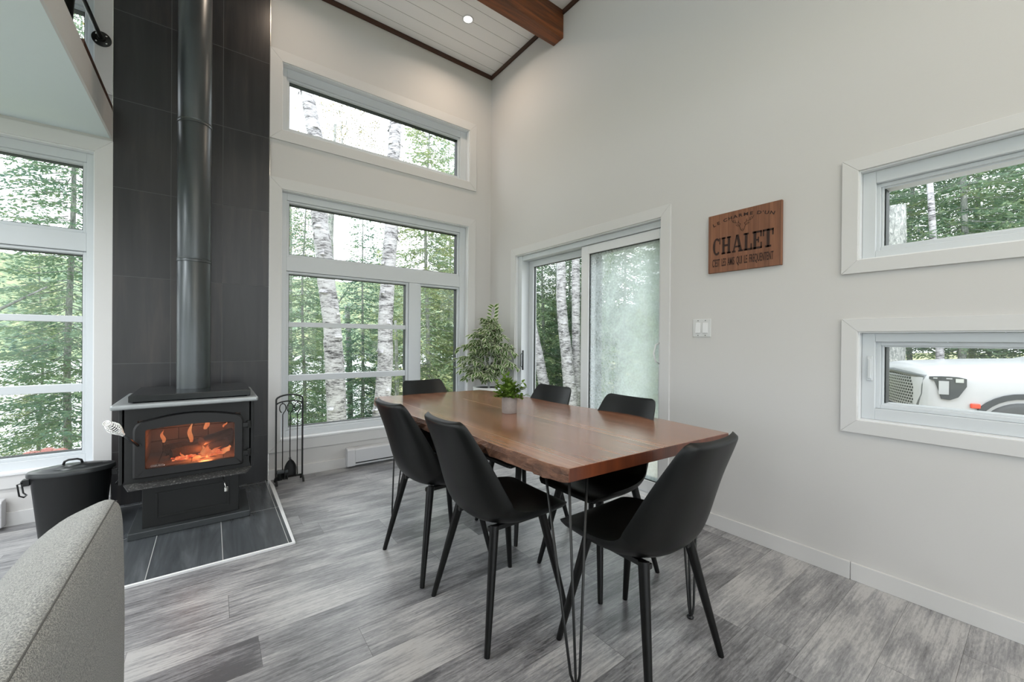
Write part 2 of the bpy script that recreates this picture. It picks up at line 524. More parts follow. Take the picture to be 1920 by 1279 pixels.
# ---------------------------------------------------------------- mesh helpers
class MB:
    def __init__(s):
        s.v, s.f, s.mi = [], [], []

    def add(s, vs, fs, mi=0):
        b = len(s.v)
        s.v += [tuple(p) for p in vs]
        s.f += [tuple(b + i for i in f) for f in fs]
        s.mi += [mi] * len(fs)
        return s

    def box(s, x0, x1, y0, y1, z0, z1, mi=0):
        vs = [(x, y, z) for z in (z0, z1) for y in (y0, y1) for x in (x0, x1)]
        return s.add(vs, [(0, 2, 3, 1), (4, 5, 7, 6), (0, 1, 5, 4), (2, 6, 7, 3), (0, 4, 6, 2), (1, 3, 7, 5)], mi)

    def tube(s, pts, rad, n=10, mi=0, cap=True):
        pts = [Vector(p) for p in pts]
        k = len(pts)
        rads = rad if isinstance(rad, (list, tuple)) else [rad] * k
        rings = []
        prev = None
        for i, p in enumerate(pts):
            d = (pts[min(i + 1, k - 1)] - pts[max(i - 1, 0)]).normalized()
            if prev is None:
                a = Vector((0, 0, 1)) if abs(d.z) < 0.9 else Vector((1, 0, 0))
                a = (a - d * a.dot(d)).normalized()
            else:
                a = (prev - d * prev.dot(d)).normalized()
            prev = a
            b = d.cross(a)
            rings.append([p + (a * math.cos(2 * PI * j / n) + b * math.sin(2 * PI * j / n)) * rads[i] for j in range(n)])
        vs = [q for r_ in rings for q in r_]
        fs = [(i * n + j, i * n + (j + 1) % n, (i + 1) * n + (j + 1) % n, (i + 1) * n + j) for i in range(k - 1) for j in range(n)]
        if cap:
            fs += [tuple(reversed(range(n))), tuple((k - 1) * n + j for j in range(n))]
        return s.add(vs, fs, mi)

    def lathe(s, prof, c=(0, 0, 0), n=32, sx=1.0, sy=1.0, mi=0, axis='z'):
        vs = []
        for r_, z in prof:
            for j in range(n):
                a = 2 * PI * j / n
                p = (r_ * math.cos(a) * sx, r_ * math.sin(a) * sy, z)
                if axis == 'y':
                    p = (p[0], z, p[1])
                if axis == 'x':
                    p = (z, p[0], p[1])
                vs.append((p[0] + c[0], p[1] + c[1], p[2] + c[2]))
        k = len(prof)
        fs = [(i * n + j, i * n + (j + 1) % n, (i + 1) * n + (j + 1) % n, (i + 1) * n + j) for i in range(k - 1) for j in range(n)]
        if prof[0][0] > 1e-6:
            fs.append(tuple(reversed(range(n))))
        if prof[-1][0] > 1e-6:
            fs.append(tuple((k - 1) * n + j for j in range(n)))
        return s.add(vs, fs, mi)

    def prism(s, poly, lo, hi, axis='z', mi=0):
        def P(a, b, c):
            return {'z': (a, b, c), 'y': (a, c, b), 'x': (c, a, b)}[axis]
        n = len(poly)
        vs = [P(a, b, lo) for a, b in poly] + [P(a, b, hi) for a, b in poly]
        fs = [tuple(reversed(range(n))), tuple(range(n, 2 * n))] + [(i, (i + 1) % n, n + (i + 1) % n, n + i) for i in range(n)]
        return s.add(vs, fs, mi)

    def grid(s, rows, mi=0):
        k, n = len(rows), len(rows[0])
        return s.add([p for r_ in rows for p in r_], [(i * n + j, i * n + j + 1, (i + 1) * n + j + 1, (i + 1) * n + j) for i in range(k - 1) for j in range(n - 1)], mi)

    def build(s, name, mats, parent=None, smooth=False, bevel=0.0, fix=True, angle=None, loc=None, segs=2):
        me = bpy.data.meshes.new(name)
        me.from_pydata(s.v, [], s.f)
        if not isinstance(mats, (list, tuple)):
            mats = [mats]
        for m_ in mats:
            me.materials.append(m_)
        if len(mats) > 1:
            me.polygons.foreach_set('material_index', s.mi)
        if fix:
            bm = bmesh.new()
            bm.from_mesh(me)
            bmesh.ops.recalc_face_normals(bm, faces=bm.faces)
            bm.to_mesh(me)
            bm.free()
        if smooth:
            me.polygons.foreach_set('use_smooth', [True] * len(me.polygons))
            if angle is not None:
                me.set_sharp_from_angle(angle=R(angle))
        me.update()
        ob = bpy.data.objects.new(name, me)
        C.objects.link(ob)
        if parent is not None:
            ob.parent = parent
        if loc is not None:
            ob.location = loc
        if bevel:
            md = ob.modifiers.new('bevel', 'BEVEL')
            md.width = bevel
            md.segments = segs
            md.limit_method = 'ANGLE'
            md.angle_limit = R(40)
        return ob


def tag(o, label, cat=None, group=None, kind=None):
    if label:
        o['label'] = label
    if cat:
        o['category'] = cat
    if group:
        o['group'] = group
    if kind:
        o['kind'] = kind
    return o


def empty(name, loc=(0, 0, 0), rz=0.0):
    o = bpy.data.objects.new(name, None)
    o.empty_display_size = 0.1
    o.location = loc
    o.rotation_euler = (0, 0, rz)
    C.objects.link(o)
    return o


def copy_tree(o, parent=None):
    c = o.copy()
    C.objects.link(c)
    if parent is not None:
        c.parent = parent
    for ch in [q for q in bpy.data.objects if q.parent == o]:
        copy_tree(ch, c)
    return c


def struct(o, label=None):
    o['kind'] = 'structure'
    if label:
        o['label'] = label
        o['category'] = 'structure'
    return o


# ---------------------------------------------------------------- room shell
AX, BY, CZ = 2.54, 3.82, 4.155          # right wall x, back wall y, ceiling z
X0, Y0 = -4.6, -3.8
T = 0.20


def wall(name, axis, pos, thick, u0, u1, z0, z1, holes, mat, label):
    """axis 'y': wall plane y=pos spanning x; 'x': plane x=pos spanning y. thick>0 grows away from the room."""
    us = sorted({u0, u1, *[h_[0] for h_ in holes], *[h_[1] for h_ in holes]})
    zs = sorted({z0, z1, *[h_[2] for h_ in holes], *[h_[3] for h_ in holes]})

    def solid(i, j):
        if i < 0 or j < 0 or i >= len(us) - 1 or j >= len(zs) - 1:
            return False
        cu, cz = (us[i] + us[i + 1]) / 2, (zs[j] + zs[j + 1]) / 2
        return not any(h_[0] < cu < h_[1] and h_[2] < cz < h_[3] for h_ in holes)

    def P(u, w, z):
        return (u, w, z) if axis == 'y' else (w, u, z)
    mb = MB()
    a, b = pos, pos + thick
    for i in range(len(us) - 1):
        for j in range(len(zs) - 1):
            if not solid(i, j):
                continue
            ua, ub, za, zb = us[i], us[i + 1], zs[j], zs[j + 1]
            mb.add([P(ua, a, za), P(ub, a, za), P(ub, a, zb), P(ua, a, zb)], [(0, 1, 2, 3)])
            mb.add([P(ua, b, za), P(ub, b, za), P(ub, b, zb), P(ua, b, zb)], [(3, 2, 1, 0)])
            if not solid(i - 1, j):
                mb.add([P(ua, a, za), P(ua, b, za), P(ua, b, zb), P(ua, a, zb)], [(0, 1, 2, 3)])
            if not solid(i + 1, j):
                mb.add([P(ub, a, za), P(ub, b, za), P(ub, b, zb), P(ub, a, zb)], [(0, 1, 2, 3)])
            if not solid(i, j - 1):
                mb.add([P(ua, a, za), P(ub, a, za), P(ub, b, za), P(ua, b, za)], [(0, 1, 2, 3)])
            if not solid(i, j + 1):
                mb.add([P(ua, a, zb), P(ub, a, zb), P(ub, b, zb), P(ua, b, zb)], [(0, 1, 2, 3)])
    return struct(mb.build(name, mat), label)


OPM = (0.459, 2.246, 0.317, 2.402)      # main window opening x0 x1 z0 z1
OPU = (0.459, 2.250, 2.890, 3.452)
OPL = (-2.42, -0.628, 0.317, 2.402)
OPF = (-2.42, -0.631, 2.890, 3.452)
wall('wall_back', 'y', BY, T, X0 - T, AX + T, -0.05, CZ + 0.1, [OPM, OPU, OPL, OPF], M['wall'], 'pale painted wall with the tall windows and the charcoal tile column')
DO = (1.643, 3.335, 0.0, 2.040)
WU = (-0.78, 0.565, 1.572, 2.008)
WL = (-0.78, 0.562, 0.790, 1.222)
wall('wall_right', 'x', AX, T, Y0 - T, BY, -0.05, CZ + 0.1, [DO, WU, WL], M['wall'], 'pale painted wall with the patio door and wooden sign')
wall('wall_rear', 'y', Y0, -T, X0 - T, AX + T, -0.05, CZ + 0.1, [(-4.2, -0.8, 0.1, 2.35), (-4.2, -0.8, 2.75, 3.95), (-0.4, 2.3, 0.1, 3.9)], M['wall'], 'painted wall behind the viewer with tall glazing added for daylight')
wall('wall_left', 'x', X0, -T, Y0, BY, -0.05, CZ + 0.1, [(-3.4, -0.2, 0.1, 2.35), (0.2, 3.4, 0.1, 2.35), (-3.4, 3.4, 2.75, 3.95)], M['wall'], 'painted wall at the far left of the room')  # openings in both unseen walls are added to bring daylight in
struct(MB().box(X0 - T, AX + T, Y0 - T, BY + T, -0.12, 0.0).build('floor', M['floor']), 'grey wood plank floor')
struct(MB().box(X0 - T, AX + T, Y0 - T, BY + T, CZ, CZ + 0.12).build('ceiling', M['ceiling']), 'white board ceiling')

# tile column behind the stove
TX0, TX1 = -0.541, 0.371
struct(MB().box(TX0, TX1, BY - 0.012, BY, 0.0, CZ).build('trim_1', M['tile']), 'charcoal tiled column behind the wood stove')
struct(MB().box(TX1, TX1 + 0.004, BY - 0.013, BY, 0.0, CZ).build('trim_2', M['chrome'], None), 'thin metal edge strip on right of tile column')
struct(MB().box(TX0 - 0.004, TX0, BY - 0.013, BY, 0.0, CZ).build('trim_3', M['chrome'], None), 'thin metal edge strip on left of tile column')

# ceiling edge trim and beam
struct(MB().box(TX1, AX, BY - 0.018, BY, CZ - 0.042, CZ).build('trim_4', M['dark_trim'], None, bevel=0.003), 'dark wood strip between back wall and ceiling')
tm = wood('stained_trim_y', [srgb(36, 20, 13), srgb(66, 38, 24), srgb(84, 50, 32)], 1, 1.0, 0.5, 20, 0.2)
struct(MB().box(AX - 0.018, AX, Y0, BY - 0.018, CZ - 0.042, CZ).build('trim_5', tm, None, bevel=0.003), 'dark wood strip between right wall and ceiling')
struct(MB().box(-0.54, AX - 0.001, 2.655, 2.785, 3.902, CZ).build('trim_6', M['beam'], None, bevel=0.004), 'dark stained wooden ceiling beam')
struct(MB().box(-0.54, AX - 0.001, 0.35, 0.48, 3.902, CZ).build('trim_7', M['beam'], None, bevel=0.004), 'second dark stained beam nearer the viewer')

# baseboards
BH = 0.086
struct(MB().box(TX1 + 0.004, AX, BY - 0.012, BY, 0, BH).build('baseboard_back', M['trim'], None, bevel=0.002), 'white baseboard under the dining window')
struct(MB().box(X0, TX0 - 0.004, BY - 0.012, BY, 0, BH).build('baseboard_back_left', M['trim'], None, bevel=0.002), 'white baseboard under the left window')
struct(MB().box(AX - 0.012, AX, 0.582, DO[0] - 0.076, 0, BH).build('baseboard_right', M['trim'], None, bevel=0.002), 'white baseboard beside patio door')
struct(MB().box(AX - 0.012, AX, Y0, 0.580, 0, BH).build('baseboard_right_front', M['trim'], None, bevel=0.002), 'white baseboard under the small windows')


# ---------------------------------------------------------------- windows
def casing(parent, axis, pos, op, w=0.088, t_=0.014, sides='lrtb', sill=True, lab=None, wb_=None):
    """mitred boards around an opening; room is on the minus side of pos."""
    u0, u1, z0, z1 = op
    wb_ = wb_ or w

    def board(poly):
        mb = MB()
        if axis == 'y':
            mb.prism(poly, pos - t_, pos, 'y')
        else:
            mb.prism(poly, pos - t_, pos, 'x')
        mb.build('casing', M['trim'], parent, bevel=0.0015, segs=1)
    g = 0.0008
    if 'l' in sides:
        board([(u0 - w, z0 - (wb_ if 'b' in sides else 0)), (u0, z0 - g), (u0, z1 + g), (u0 - w, z1 + w)])
    if 'r' in sides:
        board([(u1 + w, z0 - (wb_ if 'b' in sides else 0)), (u1 + w, z1 + w), (u1, z1 + g), (u1, z0 - g)])
    if 't' in sides:
        board([(u0 - w + g, z1 + w), (u0 + g, z1), (u1 - g, z1), (u1 + w - g, z1 + w)])
    if 'b' in sides:
        board([(u0 - w + g, z0 - wb_), (u1 + w - g, z0 - wb_), (u1 - g, z0), (u0 + g, z0)])


def slab(mb, axis, u0, u1, d0, d1, z0, z1, mi=0):
    if axis == 'y':
        mb.box(u0, u1, d0, d1, z0, z1, mi)
    else:
        mb.box(d0, d1, u0, u1, z0, z1, mi)


def ring(mb, axis, u0, u1, z0, z1, w, d0, d1, mi=0, wt=None, wb_=None):
    wt = w if wt is None else wt
    wb_ = w if wb_ is None else wb_
    slab(mb, axis, u0, u0 + w, d0, d1, z0, z1, mi)
    slab(mb, axis, u1 - w, u1, d0, d1, z0, z1, mi)
    slab(mb, axis, u0 + w, u1 - w, d0, d1, z1 - wt, z1, mi)
    slab(mb, axis, u0 + w, u1 - w, d0, d1, z0, z0 + wb_, mi)


def pane(axis, parent, u0, u1, z0, z1, d, mat=None, name='pane'):
    mb = MB()
    slab(mb, axis, u0, u1, d, d + 0.005, z0, z1)
    return mb.build(name, mat or M['glass'], parent)


def lit_window(name, op, panes, label, bars=(), muntins=(), cs='lrtb', wb_=None):
    """back-wall window: op opening, panes glass rectangles, bars extra frame members."""
    w = struct(empty(name, (op[0], BY, op[2])), label)
    w.location = (0, 0, 0)
    casing(w, 'y', BY, op, 0.088, 0.014, cs, wb_=wb_)
    x0, x1, z0, z1 = op
    mb = MB()                       # bright jamb liner
    ring(mb, 'y', x0, x1, z0, z1, 0.006, BY - 0.003, BY + 0.075)
    mb.build('jamb_liner', M['pvc_white'], w)
    mb = MB()
    e = 0.0065
    X_, Z_ = [x0 + e, x1 - e], [z0 + e, z1 - e]
    for (a, b, c, d) in panes:      # fixed frame built as cells around each pane
        pass
    # outer frame between opening and the hull of panes
    pa = min(p[0] for p in panes)
    pb = max(p[1] for p in panes)
    pc = min(p[2] for p in panes)
    pd = max(p[3] for p in panes)
    s_ = 0.022                      # sash width round each pane
    slab(mb, 'y', X_[0], pa - s_, BY + 0.050, BY + 0.15, Z_[0], Z_[1])
    slab(mb, 'y', pb + s_, X_[1], BY + 0.050, BY + 0.15, Z_[0], Z_[1])
    slab(mb, 'y', pa - s_, pb + s_, BY + 0.050, BY + 0.15, pd + s_, Z_[1])
    slab(mb, 'y', pa - s_, pb + s_, BY + 0.050, BY + 0.15, Z_[0], pc - s_)
    for (a, b, c, d) in bars:
        slab(mb, 'y', a, b, BY + 0.052, BY + 0.149, c, d)
    mb.build('window_frame', M['pvc'], w, bevel=0.002, segs=1)
    for (a, b, c, d) in panes:
        mb = MB()
        ring(mb, 'y', a - s_, b + s_, c - s_, d + s_, s_ - 0.004, BY + 0.066, BY + 0.14)
        ring(mb, 'y', a - 0.004, b + 0.004, c - 0.004, d + 0.004, 0.004, BY + 0.080, BY + 0.139)
        mb.build('sash', M['pvc'], w, bevel=0.0015, segs=1)
        mb = MB()
        ring(mb, 'y', a, b, c, d, 0.0035, BY + 0.084, BY + 0.138)
        mb.build('gasket', M['gasket'], w)
        pane('y', w, a, b, c, d, BY + 0.105)
    for (a, b, c, d) in muntins:
        mb = MB()
        slab(mb, 'y', a, b, BY + 0.082, BY + 0.128, c, d)
        mb.build('muntin', M['pvc'], w, bevel=0.003)
    return w


def mir(r_):                        # mirror a pane rectangle onto the left window
    c = (TX0 + TX1) / 2
    return (2 * c - r_[1], 2 * c - r_[0], r_[2], r_[3])


pm = [(0.527, 2.150, 1.884, 2.314), (0.527, 1.570, 0.402, 1.715), (1.732, 2.150, 0.402, 1.715)]
bars = [(0.505, 2.172, 1.739, 1.860), (1.594, 1.708, 0.380, 1.737)]
mts = [(0.527, 1.570, 1.264, 1.306), (0.527, 1.570, 0.797, 0.850)]
w1 = lit_window('window_1', OPM, pm, 'large white-framed window of four panes behind the dining table', bars, mts, wb_=0.094)
w2 = lit_window('window_2', OPL, [mir(q) for q in pm], 'large white-framed window left of the tile column', [mir(q) for q in bars], [mir(q) for q in mts], wb_=0.084)
w3 = lit_window('window_3', OPU, [(0.522, 2.146, 2.955, 3.352)], 'long high clerestory window above the dining window', cs='lrtb')
w4 = lit_window('window_4', OPF, [mir((0.522, 2.146, 2.955, 3.352))], 'high window up in the loft beside the handrail')
for w_, op in ((w1, OPM), (w2, OPL)):
    MB().box(op[0] + 0.001, op[1] - 0.001, BY - 0.022, BY + 0.052, op[2] - 0.004, op[2] + 0.012).build('window_sill', M['pvc_white'], w_, bevel=0.002)


def slot_window(name, op, gl, label, latch=False):
    w = struct(empty(name), label)
    casing(w, 'x', AX, op, 0.064, 0.014)
    y0, y1, z0, z1 = op
    mb = MB()
    ring(mb, 'x', y0, y1, z0, z1, 0.006, AX - 0.002, AX + 0.045)
    mb.build('jamb_liner', M['pvc_white'], w)
    mb = MB()
    ga, gb, gc, gd = gl
    ring(mb, 'x', y0 + 0.0065, y1 - 0.0065, z0 + 0.0065, z1 - 0.0065, 0.05, AX + 0.035, AX + 0.15, 0, z1 - 0.0065 - gd - 0.022, gc - 0.022 - z0 - 0.0065)
    mb.build('window_frame', M['pvc'], w, bevel=0.002, segs=1)
    mb = MB()
    ring(mb, 'x', y0 + 0.057, gb + 0.030, gc - 0.0215, gd + 0.0215, 0.018, AX + 0.058, AX + 0.148)
    ring(mb, 'x', ga - 0.010, gb + 0.012, gc - 0.006, gd + 0.006, 0.010, AX + 0.072, AX + 0.147)
    mb.build('sash', M['pvc'], w, bevel=0.0015, segs=1)
    mb = MB()
    ring(mb, 'x', ga, gb, gc, gd, 0.0035, AX + 0.080, AX + 0.146)
    mb.build('gasket', M['gasket'], w)
    pane('x', w, ga, gb, gc, gd, AX + 0.10)
    if latch:
        mb = MB()
        mb.box(AX + 0.024, AX + 0.0345, 0.513, 0.534, 0.985, 1.105)
        mb.box(AX + 0.018, AX + 0.024, 0.517, 0.530, 0.995, 1.090)
        mb.build('latch', M['pvc'], w, bevel=0.004)
    return w


slot_window('window_5', WU, (-0.70, 0.483, 1.636, 1.920), 'upper small horizontal window on the right wall')
slot_window('window_6', WL, (-0.70, 0.477, 0.872, 1.152), 'lower small horizontal window on the right wall', True)

# unseen glazing added behind the viewer and at left to let daylight in
for i, (ax_, pos, op) in enumerate((('y', Y0 - 0.1, (-4.2, -0.8, 0.1, 2.35)), ('y', Y0 - 0.1, (-0.4, 2.3, 0.1, 3.9)), ('x', X0 - 0.1, (-3.4, -0.2, 0.1, 2.35)), ('x', X0 - 0.1, (0.2, 3.4, 0.1, 2.35)), ('y', Y0 - 0.1, (-4.2, -0.8, 2.75, 3.95)), ('x', X0 - 0.1, (-3.4, 3.4, 2.75, 3.95)))):
    w = struct(empty('window_%d' % (7 + i)), 'tall glazing added to let daylight in, number %s along the unseen walls' % ('one', 'two', 'three', 'four', 'five', 'six')[i])
    mb = MB()
    ring(mb, ax_, op[0], op[1], op[2], op[3], 0.06, pos - 0.05, pos + 0.05)
    mid = (op[0] + op[1]) / 2
    slab(mb, ax_, mid - 0.03, mid + 0.03, pos - 0.05, pos + 0.05, op[2] + 0.06, op[3] - 0.06)
    mb.build('window_frame', M['pvc'], w, bevel=0.004)
    pane(ax_, w, op[0] + 0.06, mid - 0.03, op[2] + 0.06, op[3] - 0.06, pos)
    pane(ax_, w, mid + 0.03, op[1] - 0.06, op[2] + 0.06, op[3] - 0.06, pos)

# ---------------------------------------------------------------- patio door
door = struct(empty('door_1'), 'white sliding patio door with one misted pane')
casing(door, 'x', AX, DO, 0.075, 0.016, 'lrt')
mb = MB()
y0, y1, z0, z1 = DO
for a, b in ((y0, y0 + 0.007), (y1 - 0.007, y1)):
    mb.box(AX - 0.002, AX + 0.16, a, b, 0.0, z1)
mb.box(AX - 0.002, AX + 0.16, y0 + 0.007, y1 - 0.007, z1 - 0.007, z1)
mb.build('jamb_liner', M['pvc_white'], door)
mb = MB()
mb.box(AX + 0.02, AX + 0.18, y1 - 0.07, y1 - 0.0075, 0.05, z1 - 0.008)          # far jamb
mb.box(AX + 0.02, AX + 0.18, y0 + 0.0075, y0 + 0.012, 0.05, z1 - 0.008)
mb.box(AX + 0.03, AX + 0.18, y0 + 0.012, y1 - 0.07, z1 - 0.055, z1 - 0.008)     # head
mb.build('door_frame', M['pvc'], door, bevel=0.002, segs=1)
mb = MB()
mb.box(AX - 0.010, AX + 0.18, y0 + 0.008, y1 - 0.008, 0.0, 0.035)
mb.box(AX + 0.012, AX + 0.030, y0 + 0.012, y1 - 0.07, 0.035, 0.052)
mb.box(AX + 0.095, AX + 0.110, y0 + 0.012, y1 - 0.07, 0.035, 0.052)
mb.build('door_track', M['pvc_white'], door, bevel=0.003)
# fixed panel (outer)
dx = AX + 0.115
mb = MB()
ring(mb, 'x', 2.385, 3.263, 0.037, z1 - 0.056, 0.07, dx, dx + 0.045, 0, 0.062, 0.085)
fx = mb.build('fixed_panel', M['pvc'], door, bevel=0.003)
pane('x', fx, 2.455, 3.193, 0.122, z1 - 0.118, dx + 0.02)
mb = MB()
ring(mb, 'x', 2.456, 3.193, 0.122, z1 - 0.118, 0.004, dx + 0.012, dx + 0.033)
mb.build('gasket', M['gasket'], fx)
# sliding panel (inner)
dx = AX + 0.045
mb = MB()
slab(mb, 'x', 2.370, 2.455, dx, dx + 0.045, 0.053, z1 - 0.058)
slab(mb, 'x', 1.656, 1.690, dx, dx + 0.045, 0.053, z1 - 0.058)
slab(mb, 'x', 1.690, 2.370, dx, dx + 0.045, 0.053, 0.135)
slab(mb, 'x', 1.690, 2.370, dx, dx + 0.045, z1 - 0.13, z1 - 0.058)
sl = mb.build('sliding_panel', M['pvc_white'], door, bevel=0.003)
pane('x', sl, 1.690, 2.370, 0.135, z1 - 0.130, dx + 0.02, M['fog_glass'])
mb = MB()
ring(mb, 'x', 1.690, 2.370, 0.135, z1 - 0.130, 0.005, dx + 0.012, dx + 0.033)
mb.build('gasket', M['gasket'], sl)
# dark screen-door stile standing outside behind the misted pane
mb = MB()
ring(mb, 'x', 1.66, 2.395, 0.06, z1 - 0.06, 0.065, AX + 0.165, AX + 0.178)
mb.build('screen_door_frame', simple('screen_frame', srgb(52, 58, 60), 0.5, 0, 0.4, 8), door, bevel=0.002)
mb = MB()
mb.tube([(AX + 0.045, 1.672, 1.00), (AX + 0.010, 1.690, 1.02), (AX + 0.002, 1.700, 1.08), (AX + 0.010, 1.690, 1.14), (AX + 0.045, 1.672, 1.16)], 0.006, 8)
mb.build('door_handle', M['pvc_white'], sl, smooth=True)
mb = MB()
mb.box(AX + 0.012, AX + 0.020, 3.222, 3.240, 0.86, 1.06)
mb.tube([(AX + 0.02, 3.231, 0.88), (AX - 0.012, 3.228, 0.90), (AX - 0.012, 3.228, 1.02), (AX + 0.02, 3.231, 1.04)], 0.005, 8)
mb.build('door_lock', M['stove_grey'], door, smooth=True)

# ---------------------------------------------------------------- loft
LX = -0.545
mb = MB()
mb.box(X0, LX - 0.012, -1.0, BY, 2.512, 2.70)
lo = struct(mb.build('ceiling_loft', M['soffit']), 'pale underside of the loft above the left window')
mb = MB()
mb.box(LX - 0.0119, LX, -1.0, BY, 2.512, 2.70)
mb.build('loft_fascia', M['wall'], lo)
mb = MB()
mb.box(LX - 0.10, LX + 0.002, 3.05, BY, 2.7003, 2.734)
mb.build('loft_nosing', tm, lo, bevel=0.003)

hr = empty('handrail', (0, 0, 0))
tag(hr, 'black pipe handrail along the loft edge with round wall flange', 'handrail')
mb = MB()
p0, p1 = Vector((-0.597, BY - 0.016, 3.155)), Vector((-0.613, 3.429, 3.155))
d_ = (p1 - p0)
mb.tube([p0, p0 + d_ * 8], 0.0125, 14)
mb.build('rail_pipe', M['black_metal'], hr, smooth=True)
mb = MB()
mb.lathe([(0.0, 0.0), (0.049, 0.0), (0.049, -0.006), (0.022, -0.010), (0.019, -0.022), (0.0, -0.022)], (-0.597, BY - 0.0142, 3.155), 28, axis='y')
mb.build('wall_flange', M['black_metal'], hr, smooth=True, angle=40)
for k in range(4):
    a_ = PI / 4 + k * PI / 2
    mb = MB()
    mb.lathe([(0.0, 0.0), (0.0055, 0.0), (0.0045, -0.0035), (0.0, -0.004)], (-0.597 + 0.034 * math.cos(a_), BY - 0.0205, 3.155 + 0.034 * math.sin(a_)), 10, axis='y')
    mb.build('screw', M['chrome'], hr, smooth=True)
tag_o = empty('armchair', (-0.935, 3.30, 2.70))
tag(tag_o, 'black rounded chair standing up in the loft behind the handrail', 'chair')
mb = MB()
rows = []
for k in range(13):
    a_ = -PI * 0.62 + k * PI * 1.24 / 12
    rows.append([(0.31 * math.cos(a_) * s_, 0.31 * math.sin(a_) * s_, z_) for z_, s_ in ((0.14, 0.80), (0.28, 0.97), (0.45, 1.0), (0.62, 1.0), (0.78, 0.98), (0.82, 0.92), (0.78, 0.86), (0.6, 0.82), (0.42, 0.80))])
mb.grid(rows)
mb.build('backrest', M['leather'], tag_o, smooth=True)
MB().lathe([(0, 0.30), (0.25, 0.30), (0.27, 0.34), (0.26, 0.42), (0.2, 0.45), (0, 0.45)], n=28).build('seat', M['leather'], tag_o, smooth=True)
for k in range(4):
    a_ = PI / 4 + k * PI / 2
    MB().tube([(0.15 * math.cos(a_), 0.15 * math.sin(a_), 0.31), (0.25 * math.cos(a_), 0.25 * math.sin(a_), 0.003)], 0.012, 8).build('leg', M['chair_leg'], tag_o, smooth=True)

# ---------------------------------------------------------------- hearth
hearth = struct(MB().box(TX0, 0.372, 2.566, BY - 0.0125, 0.0, 0.010).build('trim_8', M['hearth_tile']), 'charcoal tiled hearth pad under the stove')
mb = MB()
mb.box(TX0, 0.386, 2.552, 2.566, 0.0, 0.012)
mb.prism([(0.372, 2.566), (0.386, 2.566), (0.398, 3.65), (0.384, 3.807), (0.372, 3.807)], 0.0, 0.012)
struct(mb.build('trim_9', M['pvc_white'], None, bevel=0.001, segs=1), 'light metal edging strip around the hearth')

# ---------------------------------------------------------------- wood stove
SX0, SX1, SYF, SYB = -0.402, 0.210, 3.100, 3.585
sv = empty('wood_stove', ((SX0 + SX1) / 2, 3.35, 0.0))
tag(sv, 'black cast wood stove burning on the tiled hearth', 'stove')
S0 = Vector((-(SX0 + SX1) / 2, -3.35, 0.0))


def sp(mb, name, m_, parent=sv, **k):      # shift to stove-local coordinates
    mb.v = [(a + S0.x, b + S0.y, c + S0.z) for a, b, c in mb.v]
    return mb.build(name, m_, parent, **k)


sp(MB().box(-0.378, 0.207, 3.105, 3.565, 0.0103, 0.050), 'base_plate', M['stove_grey'], bevel=0.004)
sp(MB().box(-0.320, 0.147, 3.150, 3.520, 0.0503, 0.3195), 'pedestal', M['stove_black'], bevel=0.003)
mb = MB()
ring(mb, 'y', -0.262, 0.096, 0.098, 0.250, 0.012, 3.1450, 3.1497)
mb.box(-0.250, 0.084, 3.1475, 3.1497, 0.110, 0.238)
sp(mb, 'ash_drawer', M['stove_black'], bevel=0.002)
# firebox: outer shell with cavity open to the front
CX0, CX1, CZ0, CZ1 = -0.335, 0.150, 0.395, 0.690
mb = MB()
mb.box(SX0 + 0.012, CX0, SYF, SYB, 0.32, 0.765)
mb.box(CX1, SX1 - 0.012, SYF, SYB, 0.32, 0.765)
mb.box(CX0, CX1, SYF, SYB, 0.32, CZ0)
mb.box(CX0, CX1, SYF, SYB, CZ1, 0.765)
mb.box(CX0, CX1, SYB - 0.03, SYB, CZ0, CZ1)
sp(mb, 'firebox', M['stove_black'])
mb = MB()
mb.box(CX0 + 0.001, CX1 - 0.001, SYB - 0.06, SYB - 0.031, CZ0, CZ1)
mb.box(CX0 + 0.001, CX0 + 0.02, SYF + 0.02, SYB - 0.06, CZ0, CZ1)
mb.box(CX1 - 0.02, CX1 - 0.001, SYF + 0.02, SYB - 0.06, CZ0, CZ1)
mb.box(CX0 + 0.02, CX1 - 0.02, SYF + 0.02, SYB - 0.06, CZ0, CZ0 + 0.012)
sp(mb, 'firebrick_lining', M['firebrick'])
for a, b in ((SX0 - 0.012, SX0 + 0.004), (SX1 - 0.004, SX1 + 0.014)):
    sp(MB().box(a, b, SYF + 0.006, SYB + 0.01, 0.335, 0.772), 'side_shield', M['stove_black'], bevel=0.003)
mb = MB()
mb.prism([(SX0 - 0.030, 2.975), (SX1 + 0.026, 2.975), (SX1 + 0.026, 3.60), (SX0 - 0.030, 3.60)], 0.773, 0.800)
sp(mb, 'top_plate', simple('stove_top_enamel', srgb(158, 163, 165), 0.30, 0.3, 0.2, 14, 0.1), bevel=0.009, segs=3)
mb = MB()
mb.box(SX0 + 0.036, SX1 - 0.012, 3.022, 3.520, 0.806, 0.842)
mb.box(SX0 + 0.052, SX1 - 0.028, 3.036, 3.505, 0.8003, 0.806)
sp(mb, 'cooktop', simple('cooktop_iron', srgb(40, 43, 45), 0.22, 0.4, 0.3, 16, 0.15), bevel=0.006)
# door: arched frame around the glass
DX0, DX1, DZ0, DZ1 = -0.352, 0.166, 0.366, 0.722
GX0, GX1, GZ0, GZ1 = -0.300, 0.118, 0.415, 0.652


